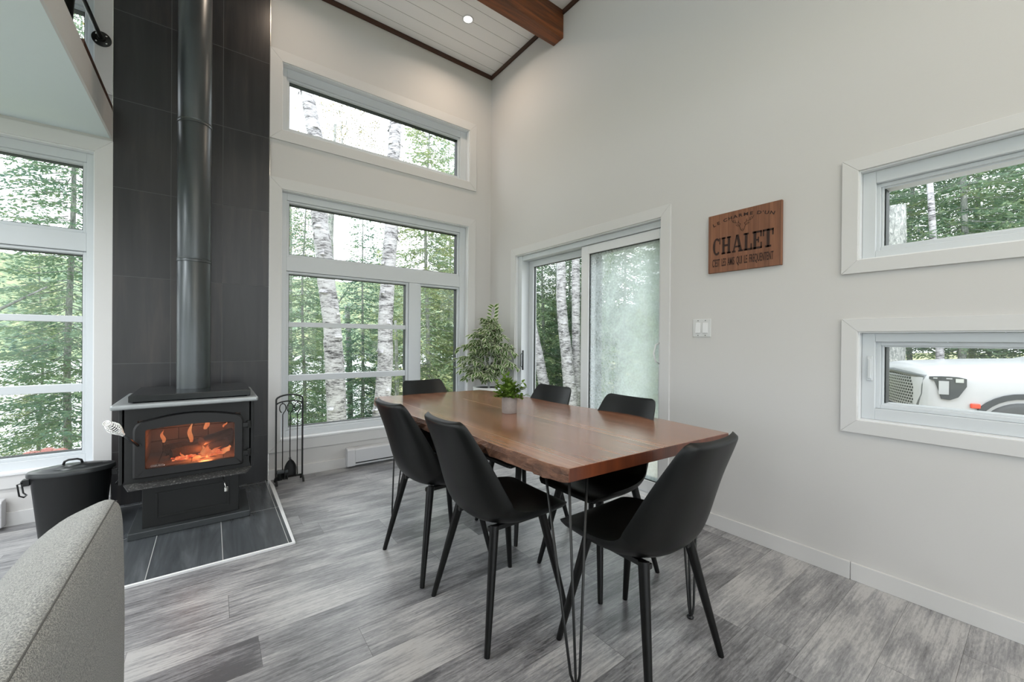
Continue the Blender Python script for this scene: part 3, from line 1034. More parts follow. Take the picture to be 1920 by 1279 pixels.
def arch(x0, x1, z0, z1, rise, rc, rb, n=10):
    pts = []
    for cx_, cz_, a0 in ((x0 + rb, z0 + rb, PI), (x1 - rb, z0 + rb, 1.5 * PI)):
        for k in range(5):
            a_ = a0 + k * PI / 8
            pts.append((cx_ + rb * math.cos(a_), cz_ + rb * math.sin(a_)))
    # right side up, rounded corner, arched top, rounded corner
    for k in range(6):
        a_ = k * (PI / 2 - 0.12) / 5
        pts.append((x1 - rc + rc * math.cos(a_), z1 - rise - rc + rc * math.sin(a_)))
    for k in range(1, n):
        u_ = k / n
        x_ = (x1 - rc) + ((x0 + rc) - (x1 - rc)) * u_
        pts.append((x_, z1 - rise + rise * 4 * u_ * (1 - u_) * 0.98))
    for k in range(6):
        a_ = PI / 2 + 0.12 + k * (PI / 2 - 0.12) / 5
        pts.append((x0 + rc + rc * math.cos(a_), z1 - rise - rc + rc * math.sin(a_)))
    return pts


outer = arch(DX0, DX1, DZ0, DZ1, 0.030, 0.055, 0.014)
inner = arch(GX0, GX1, GZ0, GZ1, 0.012, 0.012, 0.010)
n_ = len(outer)
yf0, yf1 = 3.066, 3.0995
mb = MB()
vs = [(a, yf1, b) for a, b in outer] + [(a, yf0 + 0.006, b) for a, b in outer]
sc_ = 0.965
ocx, ocz = (DX0 + DX1) / 2, (DZ0 + DZ1) / 2
vs += [(ocx + (a - ocx) * sc_, yf0, ocz + (b - ocz) * sc_) for a, b in outer]
vs += [(a, yf0, b) for a, b in inner] + [(a, yf1, b) for a, b in inner]
fs = []
for L_ in range(4):
    fs += [(L_ * n_ + i, L_ * n_ + (i + 1) % n_, (L_ + 1) * n_ + (i + 1) % n_, (L_ + 1) * n_ + i) for i in range(n_)]
fs += [(4 * n_ + i, 4 * n_ + (i + 1) % n_, (i + 1) % n_, i) for i in range(n_)]
mb.add(vs, fs)
dr = sp(mb, 'door', simple('stove_door_iron', srgb(26, 26, 27), 0.42, 0.1, 0.15, 30, 0.1), smooth=True, angle=30)
mb = MB()
mb.prism([(a, b) for a, b in inner], 3.078, 3.083, 'y')
gl = sp(mb, 'glass', M['soot_glass'], dr)
for zc in (0.612, 0.432):
    mb = MB()
    mb.box(0.160, 0.190, 3.070, 3.086, zc - 0.014, zc + 0.014)
    mb.lathe([(0.0, zc - 0.024), (0.011, zc - 0.024), (0.011, zc + 0.024), (0.0, zc + 0.024)], (0.194, 3.084, 0), 12)
    sp(mb, 'hinge', M['stove_black'], dr, bevel=0.002)
# handle rod + coil knob
ha = Vector((-0.328, 3.064, 0.556))
hb = Vector((-0.372, 2.93, 0.650))
hd = Vector((-0.420, 2.82, 0.737))
sp(MB().tube([ha, hb], 0.0065, 10), 'door_handle', M['stove_grey'], dr, smooth=True)
sp(MB().lathe([(0, 0), (0.014, 0), (0.014, -0.006), (0, -0.006)], (ha.x, 3.066, ha.z), 16, axis='y'), 'handle_boss', M['stove_black'], dr, smooth=True, angle=40)
mb = MB()
dv = (hd - hb)
ln = dv.length
dv.normalize()
sa = dv.orthogonal().normalized()
sb = dv.cross(sa)
pts = []
for k in range(13 * 14 + 1):
    u_ = k / (13 * 14)
    rr = 0.0075 + 0.020 * math.sin(min(1.0, u_ * 1.12) * PI * 0.86) ** 1.2 * (0.4 + 0.6 * min(1, u_ * 1.7))
    a_ = 2 * PI * k / 14
    pts.append(hb + dv * (u_ * ln) + (sa * math.cos(a_) + sb * math.sin(a_)) * rr)
mb.tube(pts, 0.0022, 5)
sp(mb, 'coil_knob', M['chrome'], dr, smooth=True)
# ash lip
mb = MB()
mb.add([(-0.392, 3.098, 0.338), (0.212, 3.098, 0.338), (0.176, 3.018, 0.326), (-0.366, 3.018, 0.326), (-0.392, 3.098, 0.330), (0.212, 3.098, 0.330), (0.176, 3.018, 0.318), (-0.366, 3.018, 0.318)],
       [(0, 1, 2, 3), (7, 6, 5, 4), (0, 4, 5, 1), (1, 5, 6, 2), (2, 6, 7, 3), (3, 7, 4, 0)])
t = NT('ashy_lip')
v = t.coords()
n1 = t.noise(v, 90, 4, 0.8)
t.bsdf(t.ramp(n1, [(0.56, srgb(58, 58, 58)), (0.66, srgb(170, 168, 164))]), 0.5, 0.2)
sp(mb, 'ash_lip', t.m)
sp(MB().tube([(0.058, 3.146, 0.305), (0.066, 3.06, 0.275), (0.074, 3.035, 0.242)], 0.0025, 8), 'air_control_rod', M['chrome'], smooth=True)
mb = MB()
pts = [Vector((0.075 + 0.009 * math.cos(k * 0.7), 3.034 + 0.009 * math.sin(k * 0.7), 0.246 - 0.024 * k / 45)) for k in range(46)]
mb.tube(pts, 0.0022, 5)
sp(mb, 'air_control_knob', M['chrome'], smooth=True)

# logo on the glass
def text_mesh(s_, size, bold=0.0, ext=0.0, sx=1.0, shear=0.0):
    cu = bpy.data.curves.new('txt', 'FONT')
    cu.body = s_
    cu.size = size
    cu.offset = bold
    cu.extrude = ext
    cu.align_x = 'CENTER'
    cu.resolution_u = 3
    ob = bpy.data.objects.new('txt', cu)
    C.objects.link(ob)
    bpy.context.view_layer.update()
    dg = bpy.context.evaluated_depsgraph_get()
    me = bpy.data.meshes.new_from_object(ob.evaluated_get(dg))
    bpy.data.objects.remove(ob)
    bpy.data.curves.remove(cu)
    for v_ in me.vertices:
        v_.co.x *= sx
    return me


me = text_mesh('OSBURN', 0.012, 0.0002, 0.0002, 1.15)
me.materials.append(M['chrome'])
lg = bpy.data.objects.new('maker_lettering', me)
C.objects.link(lg)
lg.parent = gl
lg.matrix_local = Matrix.Translation((-0.250 + S0.x, 3.0774 + S0.y, 0.4235)) @ Matrix.Rotation(R(90), 4, 'X')
mb = MB()
mb.tube([(-0.250 + 0.034 * math.cos(a_ * PI / 16), 3.0775, 0.4275 + 0.0085 * math.sin(a_ * PI / 16)) for a_ in range(33)], 0.0004, 4)
sp(mb, 'maker_oval', M['chrome'], gl)

# firewood and fire
logs = [((-0.20, 3.28, 0.437), (0.09, 3.36, 0.452), 0.034), ((-0.24, 3.40, 0.440), (0.06, 3.44, 0.470), 0.036), ((-0.05, 3.26, 0.500), (0.11, 3.42, 0.512), 0.028)]
LN = ['charred firewood log at the front of the burning pile', 'charred firewood log at the back of the burning pile', 'short charred log lying across the top of the burning pile']
for (a, b, r_), lb in zip(logs, LN):
    a, b = Vector(a), Vector(b)
    pts = [a.lerp(b, k / 8) + Vector((0, random.uniform(-.003, .003), random.uniform(-.003, .003))) for k in range(9)]
    tag(MB().tube(pts, [r_ * random.uniform(0.88, 1.05) for _ in pts], 12).build('firewood_log', [M['charred']], None, smooth=True, angle=50), lb, 'firewood', 'burning firewood logs')
mb = MB()
for k in range(60):
    x_ = random.uniform(-0.20, 0.10)
    y_ = random.uniform(3.20, 3.40)
    r_ = random.uniform(0.006, 0.017)
    mb.lathe([(0, -r_ * .7), (r_, -r_ * .3), (r_ * .9, r_ * .4), (0, r_ * .7)], (x_, y_, CZ0 + 0.014 + r_ * 0.7), 6)
tag(mb.build('embers', M['ember'], None), 'glowing red and orange embers in the stove firebox', 'embers', None, 'stuff')


def flame(mb, x_, y_, z_, h_, w_, lean=0.0):
    n = 10
    rows = []
    pts, rd = [], []
    for k in range(9):
        u_ = k / 8
        pts.append((x_ + lean * u_ * u_ + 0.006 * math.sin(u_ * 7 + x_ * 50), y_ + 0.004 * math.sin(u_ * 5), z_ + h_ * u_))
        rd.append(max(0.0006, w_ * math.sin(PI * min(1, (0.16 + 0.84 * u_))) ** 1.1 * (1.05 - 0.5 * u_)))
    mb.tube(pts, rd, n)


mb = MB()
for args in ((-0.105, 3.25, 0.505, 0.130, 0.014, 0.004), (-0.028, 3.35, 0.560, 0.075, 0.016, 0.010), (0.068, 3.22, 0.585, 0.035, 0.006, 0.018), (-0.245, 3.36, 0.50, 0.08, 0.012, 0.0)):
    flame(mb, *args)
for k in range(9):
    flame(mb, random.uniform(-0.18, 0.09), random.uniform(3.20, 3.34), 0.41, random.uniform(0.03, 0.07), random.uniform(0.007, 0.014), random.uniform(-.02, .04))
tag(mb.build('flames', M['flame'], None, smooth=True), 'orange flames rising behind the stove glass', 'fire', None, 'stuff')
for (x_, y_, z_, e_, c_) in ((-0.03, 3.24, 0.46, 3.4, (1.0, 0.30, 0.10)), (-0.10, 3.30, 0.56, 1.2, (1.0, 0.36, 0.14))):
    l = bpy.data.lights.new('fire_glow', 'POINT')
    l.energy = e_
    l.color = c_
    l.shadow_soft_size = 0.03
    o = bpy.data.objects.new('fire_glow', l)
    o.location = (x_, y_, z_)
    C.objects.link(o)

# stove pipe
PX, PY = -0.092, 3.330
pp = empty('stove_pipe', (PX, PY, 0.842))
tag(pp, 'black round stove pipe rising from the wood stove', 'stove pipe')
js = [0.842, 1.662, 2.545, 3.435, CZ]
for i in range(4):
    a, b = js[i] - 0.842, js[i + 1] - 0.842
    MB().lathe([(0.0, a + 0.0005), (0.088, a + 0.0005), (0.088, b - 0.012), (0.0868, b - 0.010), (0.0868, b - 0.0005), (0, b - 0.0005)], (0, 0, 0), 48).build('pipe_section', M['pipe'], pp, smooth=True, angle=40)
for j in js[1:4]:
    MB().lathe([(0.0865, -0.012), (0.0905, -0.010), (0.0905, 0.0), (0.089, 0.003), (0.0905, 0.006), (0.0905, 0.012), (0.0865, 0.014)], (0, 0, j - 0.842), 48).build('pipe_joint', M['pipe'], pp, smooth=True, angle=40)

# ---------------------------------------------------------------- ash bucket
bk = empty('ash_bucket', (-0.655, 3.46, 0.0))
tag(bk, 'black oval metal ash bucket with lid beside the stove', 'bucket')
n = 40
ba, bb_ = 0.175, 0.105
MB().lathe([(0, 0.001), (0.76, 0.001), (0.78, 0.012), (0.97, 0.372), (1.0, 0.378), (1.0, 0.386), (0.95, 0.386), (0.92, 0.372), (0.72, 0.02), (0, 0.02)], (0, 0, 0), n, ba, bb_).build('bucket_body', M['black_metal'], bk, smooth=True, angle=40)
MB().lathe([(0, 0.416), (0.32, 0.414), (0.36, 0.409), (0.70, 0.404), (0.74, 0.399), (1.02, 0.394), (1.05, 0.388), (1.05, 0.370), (1.03, 0.370), (1.02, 0.3865), (0, 0.3865)], (0, 0, 0), n, ba, bb_).build('lid', simple('bucket_lid', srgb(44, 47, 48), 0.3, 0.3), bk, smooth=True, angle=40)
MB().tube([(-0.040, 0, 0.411), (-0.034, 0, 0.432), (-0.018, 0, 0.440), (0.018, 0, 0.440), (0.034, 0, 0.432), (0.040, 0, 0.411)], 0.006, 8).build('lid_handle', M['black_metal'], bk, smooth=True)
for s_ in (-1, 1):
    hb_ = MB().box(min(s_ * 0.166, s_ * 0.196), max(s_ * 0.166, s_ * 0.196), -0.018, 0.018, 0.322, 0.358).build('handle_bracket', M['black_metal'], bk, bevel=0.002)
    MB().tube([(s_ * 0.19, -0.03, 0.345), (s_ * 0.208, -0.03, 0.34), (s_ * 0.200, -0.03, 0.275), (s_ * 0.185, -0.02, 0.262), (s_ * 0.185, 0.02, 0.262), (s_ * 0.200, 0.03, 0.275), (s_ * 0.208, 0.03, 0.34), (s_ * 0.19, 0.03, 0.345)], 0.004, 8).build('side_handle', M['black_metal'], bk, smooth=True)

# ---------------------------------------------------------------- fireplace tools
ts = empty('tool_stand', (0.506, 3.665, 0.0))
tag(ts, 'black arched wrought iron stand holding fireplace tools', 'tool stand')
w_ = 0.094
mb = MB()
arc = [(-w_, 0, 0.045), (-w_, 0, 0.66)] + [(-w_ * math.cos(a_), 0, 0.675 + 0.038 * math.sin(a_)) for a_ in [k * PI / 12 for k in range(13)]] + [(w_, 0, 0.66), (w_, 0, 0.045)]
for i in range(len(arc) - 1):
    pass
rows = []
for i, p in enumerate(arc):
    a_, b_ = arc[max(i - 1, 0)], arc[min(i + 1, len(arc) - 1)]
    tx, tz = b_[0] - a_[0], b_[2] - a_[2]
    L_ = math.hypot(tx, tz)
    nx, nz = -tz / L_ * 0.0055, tx / L_ * 0.0055
    rows.append([(p[0] + nx, -0.009, p[2] + nz), (p[0] + nx, 0.009, p[2] + nz), (p[0] - nx, 0.009, p[2] - nz), (p[0] - nx, -0.009, p[2] - nz), (p[0] + nx, -0.009, p[2] + nz)])
mb.grid(rows)
mb.build('arched_frame', M['black_metal'], ts)
mb = MB()
mb.tube([(-w_ * math.cos(a_) * 0.94, 0, 0.640 + 0.022 * math.sin(a_)) for a_ in [k * PI / 10 for k in range(11)]], 0.0055, 8)
MB().tube([(-w_, 0, 0.052), (w_, 0, 0.052)], 0.008, 8).build('bottom_bar', M['black_metal'], ts, smooth=True)
mb.build('crossbar', M['black_metal'], ts, smooth=True)
for s_ in (-1, 1):
    MB().tube([(s_ * w_, -0.062, 0.008), (s_ * w_, -0.052, 0.030), (s_ * w_, -0.02, 0.048), (s_ * w_, 0.02, 0.048), (s_ * w_, 0.052, 0.030), (s_ * w_, 0.062, 0.008)], 0.008, 8).build('foot', M['black_metal'], ts, smooth=True)
for k, x_ in enumerate((-0.052, 0.0, 0.052)):
    MB().tube([(x_, 0, 0.655), (x_, -0.018, 0.650), (x_, -0.030, 0.645), (x_, -0.032, 0.655)], 0.003, 6).build('hook', M['black_metal'], ts, smooth=True)


def tool(name, x_, label, head):
    o = empty(name, (0.506 + x_, 3.665 - 0.032, 0.0))
    tag(o, label, 'fireplace tool')
    mb = MB()
    s_ = [(0, 0, 0.20), (0, 0, 0.575)]
    lp = [(0.022 * math.sin(a_) * (1 if k < 99 else 1), 0, 0.612 - 0.037 * math.cos(a_)) for k, a_ in enumerate([0.35 + q * (2 * PI - 0.7) / 14 for q in range(15)])]
    mb.tube([(0, 0, 0.12), (0, 0, 0.56)] + lp, 0.0035, 8)
    mb.build('rod', M['black_metal'], o, smooth=True)
    head(o)
    return o


def h_brush(o):
    MB().box(-0.040, 0.038, -0.018, 0.018, 0.098, 0.121).build('brush_block', M['stove_grey'], o, bevel=0.003)
    mb = MB()
    for k in range(220):
        x_, y_ = random.uniform(-0.037, 0.035), random.uniform(-0.015, 0.015)
        mb.tube([(x_, y_, 0.098), (x_ * 1.06, y_ * 1.4, 0.042 + random.uniform(0, .01))], 0.0012, 3)
    mb.build('bristles', M['black_metal'], o)


def h_shovel(o):
    mb = MB()
    rows = []
    for k in range(9):
        v_ = k / 8
        z_ = 0.205 - 0.145 * v_
        hw = 0.043 * min(1, math.sqrt(max(0.02, v_ * 2.4)))
        rows.append([(hw * u_, -0.012 - 0.016 * abs(u_) ** 3 + 0.004, z_) for u_ in (-1, -.8, -.4, 0, .4, .8, 1)])
    mb.grid(rows)
    ob = mb.build('shovel_pan', M['black_metal'], o, smooth=True)
    md = ob.modifiers.new('s', 'SOLIDIFY')
    md.thickness = 0.002
    MB().tube([(0, -0.004, 0.20), (0, 0, 0.215)], 0.008, 8).build('ferrule', M['stove_grey'], o, smooth=True)


def h_poker(o):
    MB().tube([(0, 0, 0.13), (0.002, 0, 0.075), (-0.004, 0, 0.062), (-0.022, 0, 0.062)], 0.0045, 8).build('poker_hook', M['black_metal'], o, smooth=True)


tool('hearth_brush', -0.052, 'black hearth brush hanging at left in the tool stand', h_brush)
tool('ash_shovel', 0.0, 'black ash shovel hanging in the middle of the tool stand', h_shovel)
tool('fire_poker', 0.052, 'thin black fire poker hanging at right in the tool stand', h_poker)


# ---------------------------------------------------------------- baseboard heaters
def heater(x0, x1, label):
    o = empty('baseboard_heater', (x0, BY - 0.013, 0.0))
    tag(o, label, 'heater', None)
    L_ = x1 - x0
    mb = MB()
    pr = [(0, 0.022), (-0.060, 0.022), (-0.066, 0.028), (-0.066, 0.160), (-0.056, 0.172), (0, 0.175)]
    mb.prism([(a, b) for a, b in pr], 0.07, L_ - 0.07, 'x')
    mb.build('cover', M['heater'], o, bevel=0.002)
    for a, b in ((0.0, 0.0695), (L_ - 0.0695, L_)):
        mb = MB()
        mb.prism([(0, 0.017), (-0.064, 0.017), (-0.071, 0.024), (-0.071, 0.163), (-0.060, 0.177), (0, 0.179)], a, b, 'x')
        mb.build('end_cap', M['heater'], o, bevel=0.005)
    mb = MB()
    mb.box(0.072, L_ - 0.072, -0.0672, -0.0662, 0.040, 0.050)
    mb.build('vent_slot', M['gasket'], o)
    return o


heater(0.974, 2.06, 'white electric baseboard heater under the dining window')
heater(-2.35, -1.000, 'white electric baseboard heater at far left under the left window')

# ---------------------------------------------------------------- downlights
dls = [(1.902, 3.270), (0.50, 3.270)] + [(x_, y_) for y_ in (-0.3, -1.3, -2.4, -3.3) for x_ in (-0.2, 0.6, 1.35)]  # first is seen; the others are unseen, added to brighten the room
for i, (x_, y_) in enumerate(dls):
    o = empty('ceiling_downlight', (x_, y_, CZ))
    if i == 0:
        tag(o, 'small round recessed ceiling light near the beam, lit', 'ceiling light')
    else:
        tag(o, 'round recessed ceiling light, unseen and added to brighten the room', 'ceiling light', 'added unseen ceiling lights')
    MB().lathe([(0.040, -0.0005), (0.041, -0.004), (0.052, -0.004), (0.054, -0.0005)], n=32).build('trim_ring', M['pvc_white'], o, smooth=True)
    MB().lathe([(0.0, -0.0008), (0.040, -0.0008), (0.0, -0.0004)], n=32).build('lens', M['lamp'], o)
    downlight_lamp(x_, y_, CZ - 0.006, (4.8, 2.4)[i] if i < 2 else 4.3, (1.0, 0.78, 0.60) if i < 2 else (1.0, 0.87, 0.74))

for x_, y_ in ((-3.2, 2.6), (-2.2, 2.6), (-3.2, 0.8), (-2.2, 0.8), (-1.35, 2.7), (-1.35, 1.6), (-3.0, -1.2)):  # unseen lamps added, mostly under the loft, to lift floor and soffit
    o = empty('ceiling_downlight', (x_, y_, 2.512 if y_ > -1 else CZ))
    tag(o, 'round recessed ceiling light, unseen and added to brighten the room', 'ceiling light', 'added unseen ceiling lights')
    MB().lathe([(0.040, -0.0005), (0.041, -0.004), (0.052, -0.004), (0.054, -0.0005)], n=32).build('trim_ring', M['pvc_white'], o, smooth=True)
    MB().lathe([(0.0, -0.0008), (0.040, -0.0008), (0.0, -0.0004)], n=32).build('lens', M['lamp'], o)
    downlight_lamp(x_, y_, o.location.z - 0.006, 9 if x_ > -1.5 else 15, (0.96, 0.98, 1.0))

# ---------------------------------------------------------------- wall sign
sg = empty('wall_sign', (AX - 0.001, 1.30, 1.597))
tag(sg, 'walnut wooden sign with dark engraved lettering on the right wall', 'wall sign')
sg.location = (0, 0, 0)
SXF = 2.520
MB().box(SXF, AX - 0.0005, 0.890, 1.300, 1.597, 1.957).build('board', [M['sign_wood']], sg, bevel=0.002)
SXL = SXF - 0.0008


def sign_obj(me, y_, z_, rot=0.0, name='lettering'):
    me.materials.clear()
    me.materials.append(M['sign_ink'])
    ob = bpy.data.objects.new(name, me)
    C.objects.link(ob)
    ob.parent = sg
    # text x -> -y, text y -> z, facing -x
    B = Matrix(((0, 0, -1, 0), (-1, 0, 0, 0), (0, 1, 0, 0), (0, 0, 0, 1)))
    ob.matrix_local = Matrix.Translation((SXL, y_, z_)) @ B @ Matrix.Rotation(rot, 4, 'Z')
    return ob


def sign_poly(polys, name):
    """polys in sign units: u to the right (-y), v up (z), absolute values given as (y,z)."""
    mb = MB()
    for P_ in polys:
        mb.prism([(a, b) for a, b in P_], SXL - 0.0006, SXL + 0.0006, 'x')
    return mb.build(name, M['sign_ink'], sg)


# CHALET slab letters: y runs right-to-left, so build with u then map
def slab_letters():
    out = []
    z0_, z1_ = 1.706, 1.809
    H_ = z1_ - z0_

    def rect(u0, u1, v0, v1):
        out.append([(1.270 - u0, z0_ + v0 * H_), (1.270 - u1, z0_ + v0 * H_), (1.270 - u1, z0_ + v1 * H_), (1.270 - u0, z0_ + v1 * H_)])

    def quad(pts):
        out.append([(1.270 - a, z0_ + b * H_) for a, b in pts])
    # C
    cx_, rx = 0.024, 0.024
    N_ = 14
    for k in range(N_):
        a0 = R(48) + k * R(264) / N_
        a1 = R(48) + (k + 1) * R(264) / N_
        th = 0.40
        def pt(a_, s_):
            return (cx_ + (rx - s_ * 0.0135 * (0.45 + 0.55 * abs(math.cos(a_)))) * math.cos(a_), 0.5 + (0.52 - s_ * 0.13) * math.sin(a_))
        quad([pt(a0, 0), pt(a1, 0), pt(a1, 1), pt(a0, 1)])
    rect(0.040, 0.0455, 0.62, 1.0)
    # H
    o_ = 0.052
    for a in (0.006, 0.038):
        rect(o_ + a, o_ + a + 0.0135, 0, 1)
        rect(o_ + a - 0.005, o_ + a + 0.0185, 0, 0.10)
        rect(o_ + a - 0.005, o_ + a + 0.0185, 0.90, 1.0)
    rect(o_ + 0.016, o_ + 0.040, 0.44, 0.56)
    # A
    o_ = 0.116
    quad([(o_ + 0.005, 0.05), (o_ + 0.012, 0.05), (o_ + 0.032, 1.0), (o_ + 0.023, 1.0)])
    quad([(o_ + 0.023, 1.0), (o_ + 0.037, 1.0), (o_ + 0.057, 0.05), (o_ + 0.042, 0.05)])
    rect(o_ + 0.016, o_ + 0.046, 0.27, 0.37)
    rect(o_ + 0.0, o_ + 0.020, 0, 0.10)
    rect(o_ + 0.036, o_ + 0.063, 0, 0.10)
    # L
    o_ = 0.181
    rect(o_ + 0.007, o_ + 0.0215, 0, 1)
    rect(o_ + 0.001, o_ + 0.028, 0.90, 1)
    rect(o_ + 0.001, o_ + 0.046, 0, 0.11)
    rect(o_ + 0.039, o_ + 0.046, 0, 0.36)
    # E
    o_ = 0.231
    rect(o_ + 0.005, o_ + 0.0195, 0, 1)
    rect(o_ - 0.001, o_ + 0.048, 0.89, 1)
    rect(o_ + 0.041, o_ + 0.048, 0.66, 1)
    rect(o_ - 0.001, o_ + 0.049, 0, 0.11)
    rect(o_ + 0.042, o_ + 0.049, 0, 0.35)
    rect(o_ + 0.019, o_ + 0.032, 0.45, 0.55)
    rect(o_ + 0.028, o_ + 0.034, 0.34, 0.66)
    # T
    o_ = 0.285
    rect(o_ + 0.020, o_ + 0.035, 0, 1)
    rect(o_ + 0.012, o_ + 0.043, 0, 0.10)
    rect(o_ + 0.0, o_ + 0.055, 0.89, 1)
    rect(o_ + 0.0, o_ + 0.007, 0.64, 1)
    rect(o_ + 0.048, o_ + 0.055, 0.64, 1)
    return out


sign_poly(slab_letters(), 'large_lettering')
me = text_mesh("C'EST  LES  AMIS  QUI  LE  FREQUENTENT", 0.066, 0.0006, 0.0004)
xs_ = [v_.co.x for v_ in me.vertices]
k_ = 0.342 / (max(xs_) - min(xs_))
c_ = (max(xs_) + min(xs_)) / 2
for v_ in me.vertices:
    v_.co.x = (v_.co.x - c_) * k_
sign_obj(me, 1.101, 1.634, 0, 'lower_lettering')
txt = "LE CHARME D'UN"
# arc through (1.268,1.888) .. (1.09,1.922) .. (0.93,1.889)
adv = {'L': 1.0, 'E': 1.0, ' ': 0.55, 'C': 1.1, 'H': 1.15, 'A': 1.15, 'R': 1.1, 'M': 1.3, 'D': 1.15, "'": 0.4, 'U': 1.1, 'N': 1.15}
tot = sum(adv[c] for c in txt)
acc = 0
words = [bmesh.new()]
for c in txt:
    m_ = acc + adv[c] / 2
    acc += adv[c]
    if c == ' ':
        words.append(bmesh.new())
        continue
    u_ = m_ / tot * 2 - 1
    y_ = 1.099 - u_ * 0.174
    z_ = 1.9135 - 0.032 * u_ * u_
    mm = text_mesh(c, 0.0262, 0.0006, 0.0004, 1.32)
    rot = math.atan(-0.064 * u_ / 0.174)
    mm.transform(Matrix.Translation((1.099 - y_, z_ - 1.9, 0)) @ Matrix.Rotation(rot, 4, 'Z'))
    words[-1].from_mesh(mm)
for am in words:
    me = bpy.data.meshes.new('arc_text')
    am.to_mesh(me)
    am.free()
    sign_obj(me, 1.099, 1.9, 0, 'arched_lettering')
# stag head line drawing (tube lines laid on the board)
mb = MB()
def sline(pts, r_=0.0011):
    mb.tube([(SXL, a, b) for a, b in pts], r_, 5)
for s_ in (-1, 1):
    f_ = lambda u_, v_: (1.096 + s_ * u_, v_)
    sline([f_(0.004, 1.828), f_(0.010, 1.836), f_(0.013, 1.848), f_(0.017, 1.858), f_(0.012, 1.868), f_(0.010, 1.872)])
    sline([f_(0.017, 1.858), f_(0.030, 1.862), f_(0.038, 1.870), f_(0.030, 1.872), f_(0.018, 1.864)])
    sline([f_(0.010, 1.870), f_(0.022, 1.878), f_(0.040, 1.882), f_(0.054, 1.889), f_(0.062, 1.905)])
    sline([f_(0.022, 1.878), f_(0.024, 1.892)])
    sline([f_(0.040, 1.882), f_(0.042, 1.898)])
    sline([f_(0.054, 1.889), f_(0.050, 1.902)])
sline([(1.100, 1.828), (1.096, 1.825), (1.092, 1.828)])
sline([(1.101, 1.834), (1.096, 1.838), (1.091, 1.834)])
mb.build('stag_head', M['sign_ink'], sg)

# ---------------------------------------------------------------- light switch
sw = empty('light_switch', (AX, 1.3455, 1.197))
tag(sw, 'white double rocker light switch on the right wall below the sign', 'light switch')
MB().box(-0.006, -0.0003, -0.060, 0.060, 0.0, 0.115).build('wall_plate', M['plastic_white'], sw, bevel=0.003)
for s_ in (-1, 1):
    y_ = s_ * 0.024
    rk = MB().prism([(-0.006, 0.024), (-0.013, 0.026), (-0.0105, 0.058), (-0.0075, 0.090), (-0.006, 0.092)], y_ - 0.0155, y_ + 0.0155, 'y')
    rk.build('rocker', M['pvc_white'], sw, bevel=0.001, segs=1)
    for z_ in (0.010, 0.105):
        MB().lathe([(0, -0.0062), (0.003, -0.0062), (0.003, -0.0075), (0, -0.008)], (0, y_, z_), 10, axis='x').build('screw', M['stove_grey'], sw)

# ---------------------------------------------------------------- dining table
tb = empty('dining_table', (0.90, 0.90, 0.0))
tag(tb, 'live-edge brown wood dining table on black hairpin legs', 'table')
TO = Vector((0.90, 0.90, 0.0))
left = [(0.915, 0.912), (0.894, 1.02), (0.896, 1.13), (0.886, 1.30), (0.893, 1.48), (0.880, 1.66), (0.868, 1.85), (0.858, 2.10), (0.866, 2.35), (0.890, 2.60), (0.925, 2.835)]
right = [(1.745, 2.765), (1.800, 2.60), (1.818, 2.36), (1.805, 2.10), (1.806, 1.84), (1.845, 1.60), (1.880, 1.40), (1.893, 1.256), (1.872, 1.03), (1.857, 0.858)]


def dens(P_, k=5):
    out = []
    for i in range(len(P_) - 1):
        for j in range(k):
            u_ = j / k
            q = [P_[max(i - 1, 0)], P_[i], P_[i + 1], P_[min(i + 2, len(P_) - 1)]]
            out.append(tuple(0.5 * ((2 * q[1][d]) + (-q[0][d] + q[2][d]) * u_ + (2 * q[0][d] - 5 * q[1][d] + 4 * q[2][d] - q[3][d]) * u_ * u_ + (-q[0][d] + 3 * q[1][d] - 3 * q[2][d] + q[3][d]) * u_ ** 3) for d in (0, 1)))
    out.append(P_[-1])
    return out


Lp, Rp = dens(left), dens(right)
ZT, ZB = 0.76, 0.715
outl = Lp + Rp
nl, nr = len(Lp), len(Rp)


def noff(i, s_):
    rr = random.Random(i * 7 + s_)
    return rr.uniform(-0.006, 0.006)


mid = [(p[0] - 0.012 + noff(i, 1), p[1], ZT - 0.017) if i < nl else (p[0] + 0.010 + noff(i, 2), p[1], ZT - 0.017) for i, p in enumerate(outl)]
bot = [(p[0] - 0.016 + noff(i, 3), p[1], ZB) if i < nl else (p[0] + 0.008 + noff(i, 4), p[1], ZB) for i, p in enumerate(outl)]
for L_ in (mid, bot):      # keep the sawn ends plane
    for i in (0, nl - 1, nl, nl + nr - 1):
        L_[i] = (outl[i][0] + (-0.004 if i < nl else 0.004), outl[i][1], L_[i][2])
mb = MB()
top = [(p[0], p[1], ZT) for p in outl]
N_ = len(outl)
vs = top + mid + bot
mb.add(vs, [tuple(range(N_))], 0)
mb.add(vs, [tuple(reversed(range(2 * N_, 3 * N_)))], 0)
e1, e2, e3 = [], [], []
for i in range(N_):
    j = (i + 1) % N_
    fcs = [(i, j, N_ + j, N_ + i), (N_ + i, N_ + j, 2 * N_ + j, 2 * N_ + i)]
    (e2 if (i < nl - 1 or nl <= i < N_ - 1) else e1).extend(fcs)
mb.add(vs, e1, 1)
mb.add(vs, e2, 2)
mb.v = [(a - TO.x, b - TO.y, c) for a, b, c in mb.v]
ttop = mb.build('tabletop', [M['table_wood'], M['table_end'], M['bark_edge']], tb, fix=False)
bm = bmesh.new()
bm.from_mesh(ttop.data)
bmesh.ops.remove_doubles(bm, verts=bm.verts, dist=1e-5)
bmesh.ops.recalc_face_normals(bm, faces=bm.faces)
bm.to_mesh(ttop.data)
bm.free()
md = ttop.modifiers.new('bevel', 'BEVEL')
md.width = 0.002
md.segments = 2
md.limit_method = 'ANGLE'
md.angle_limit = R(35)


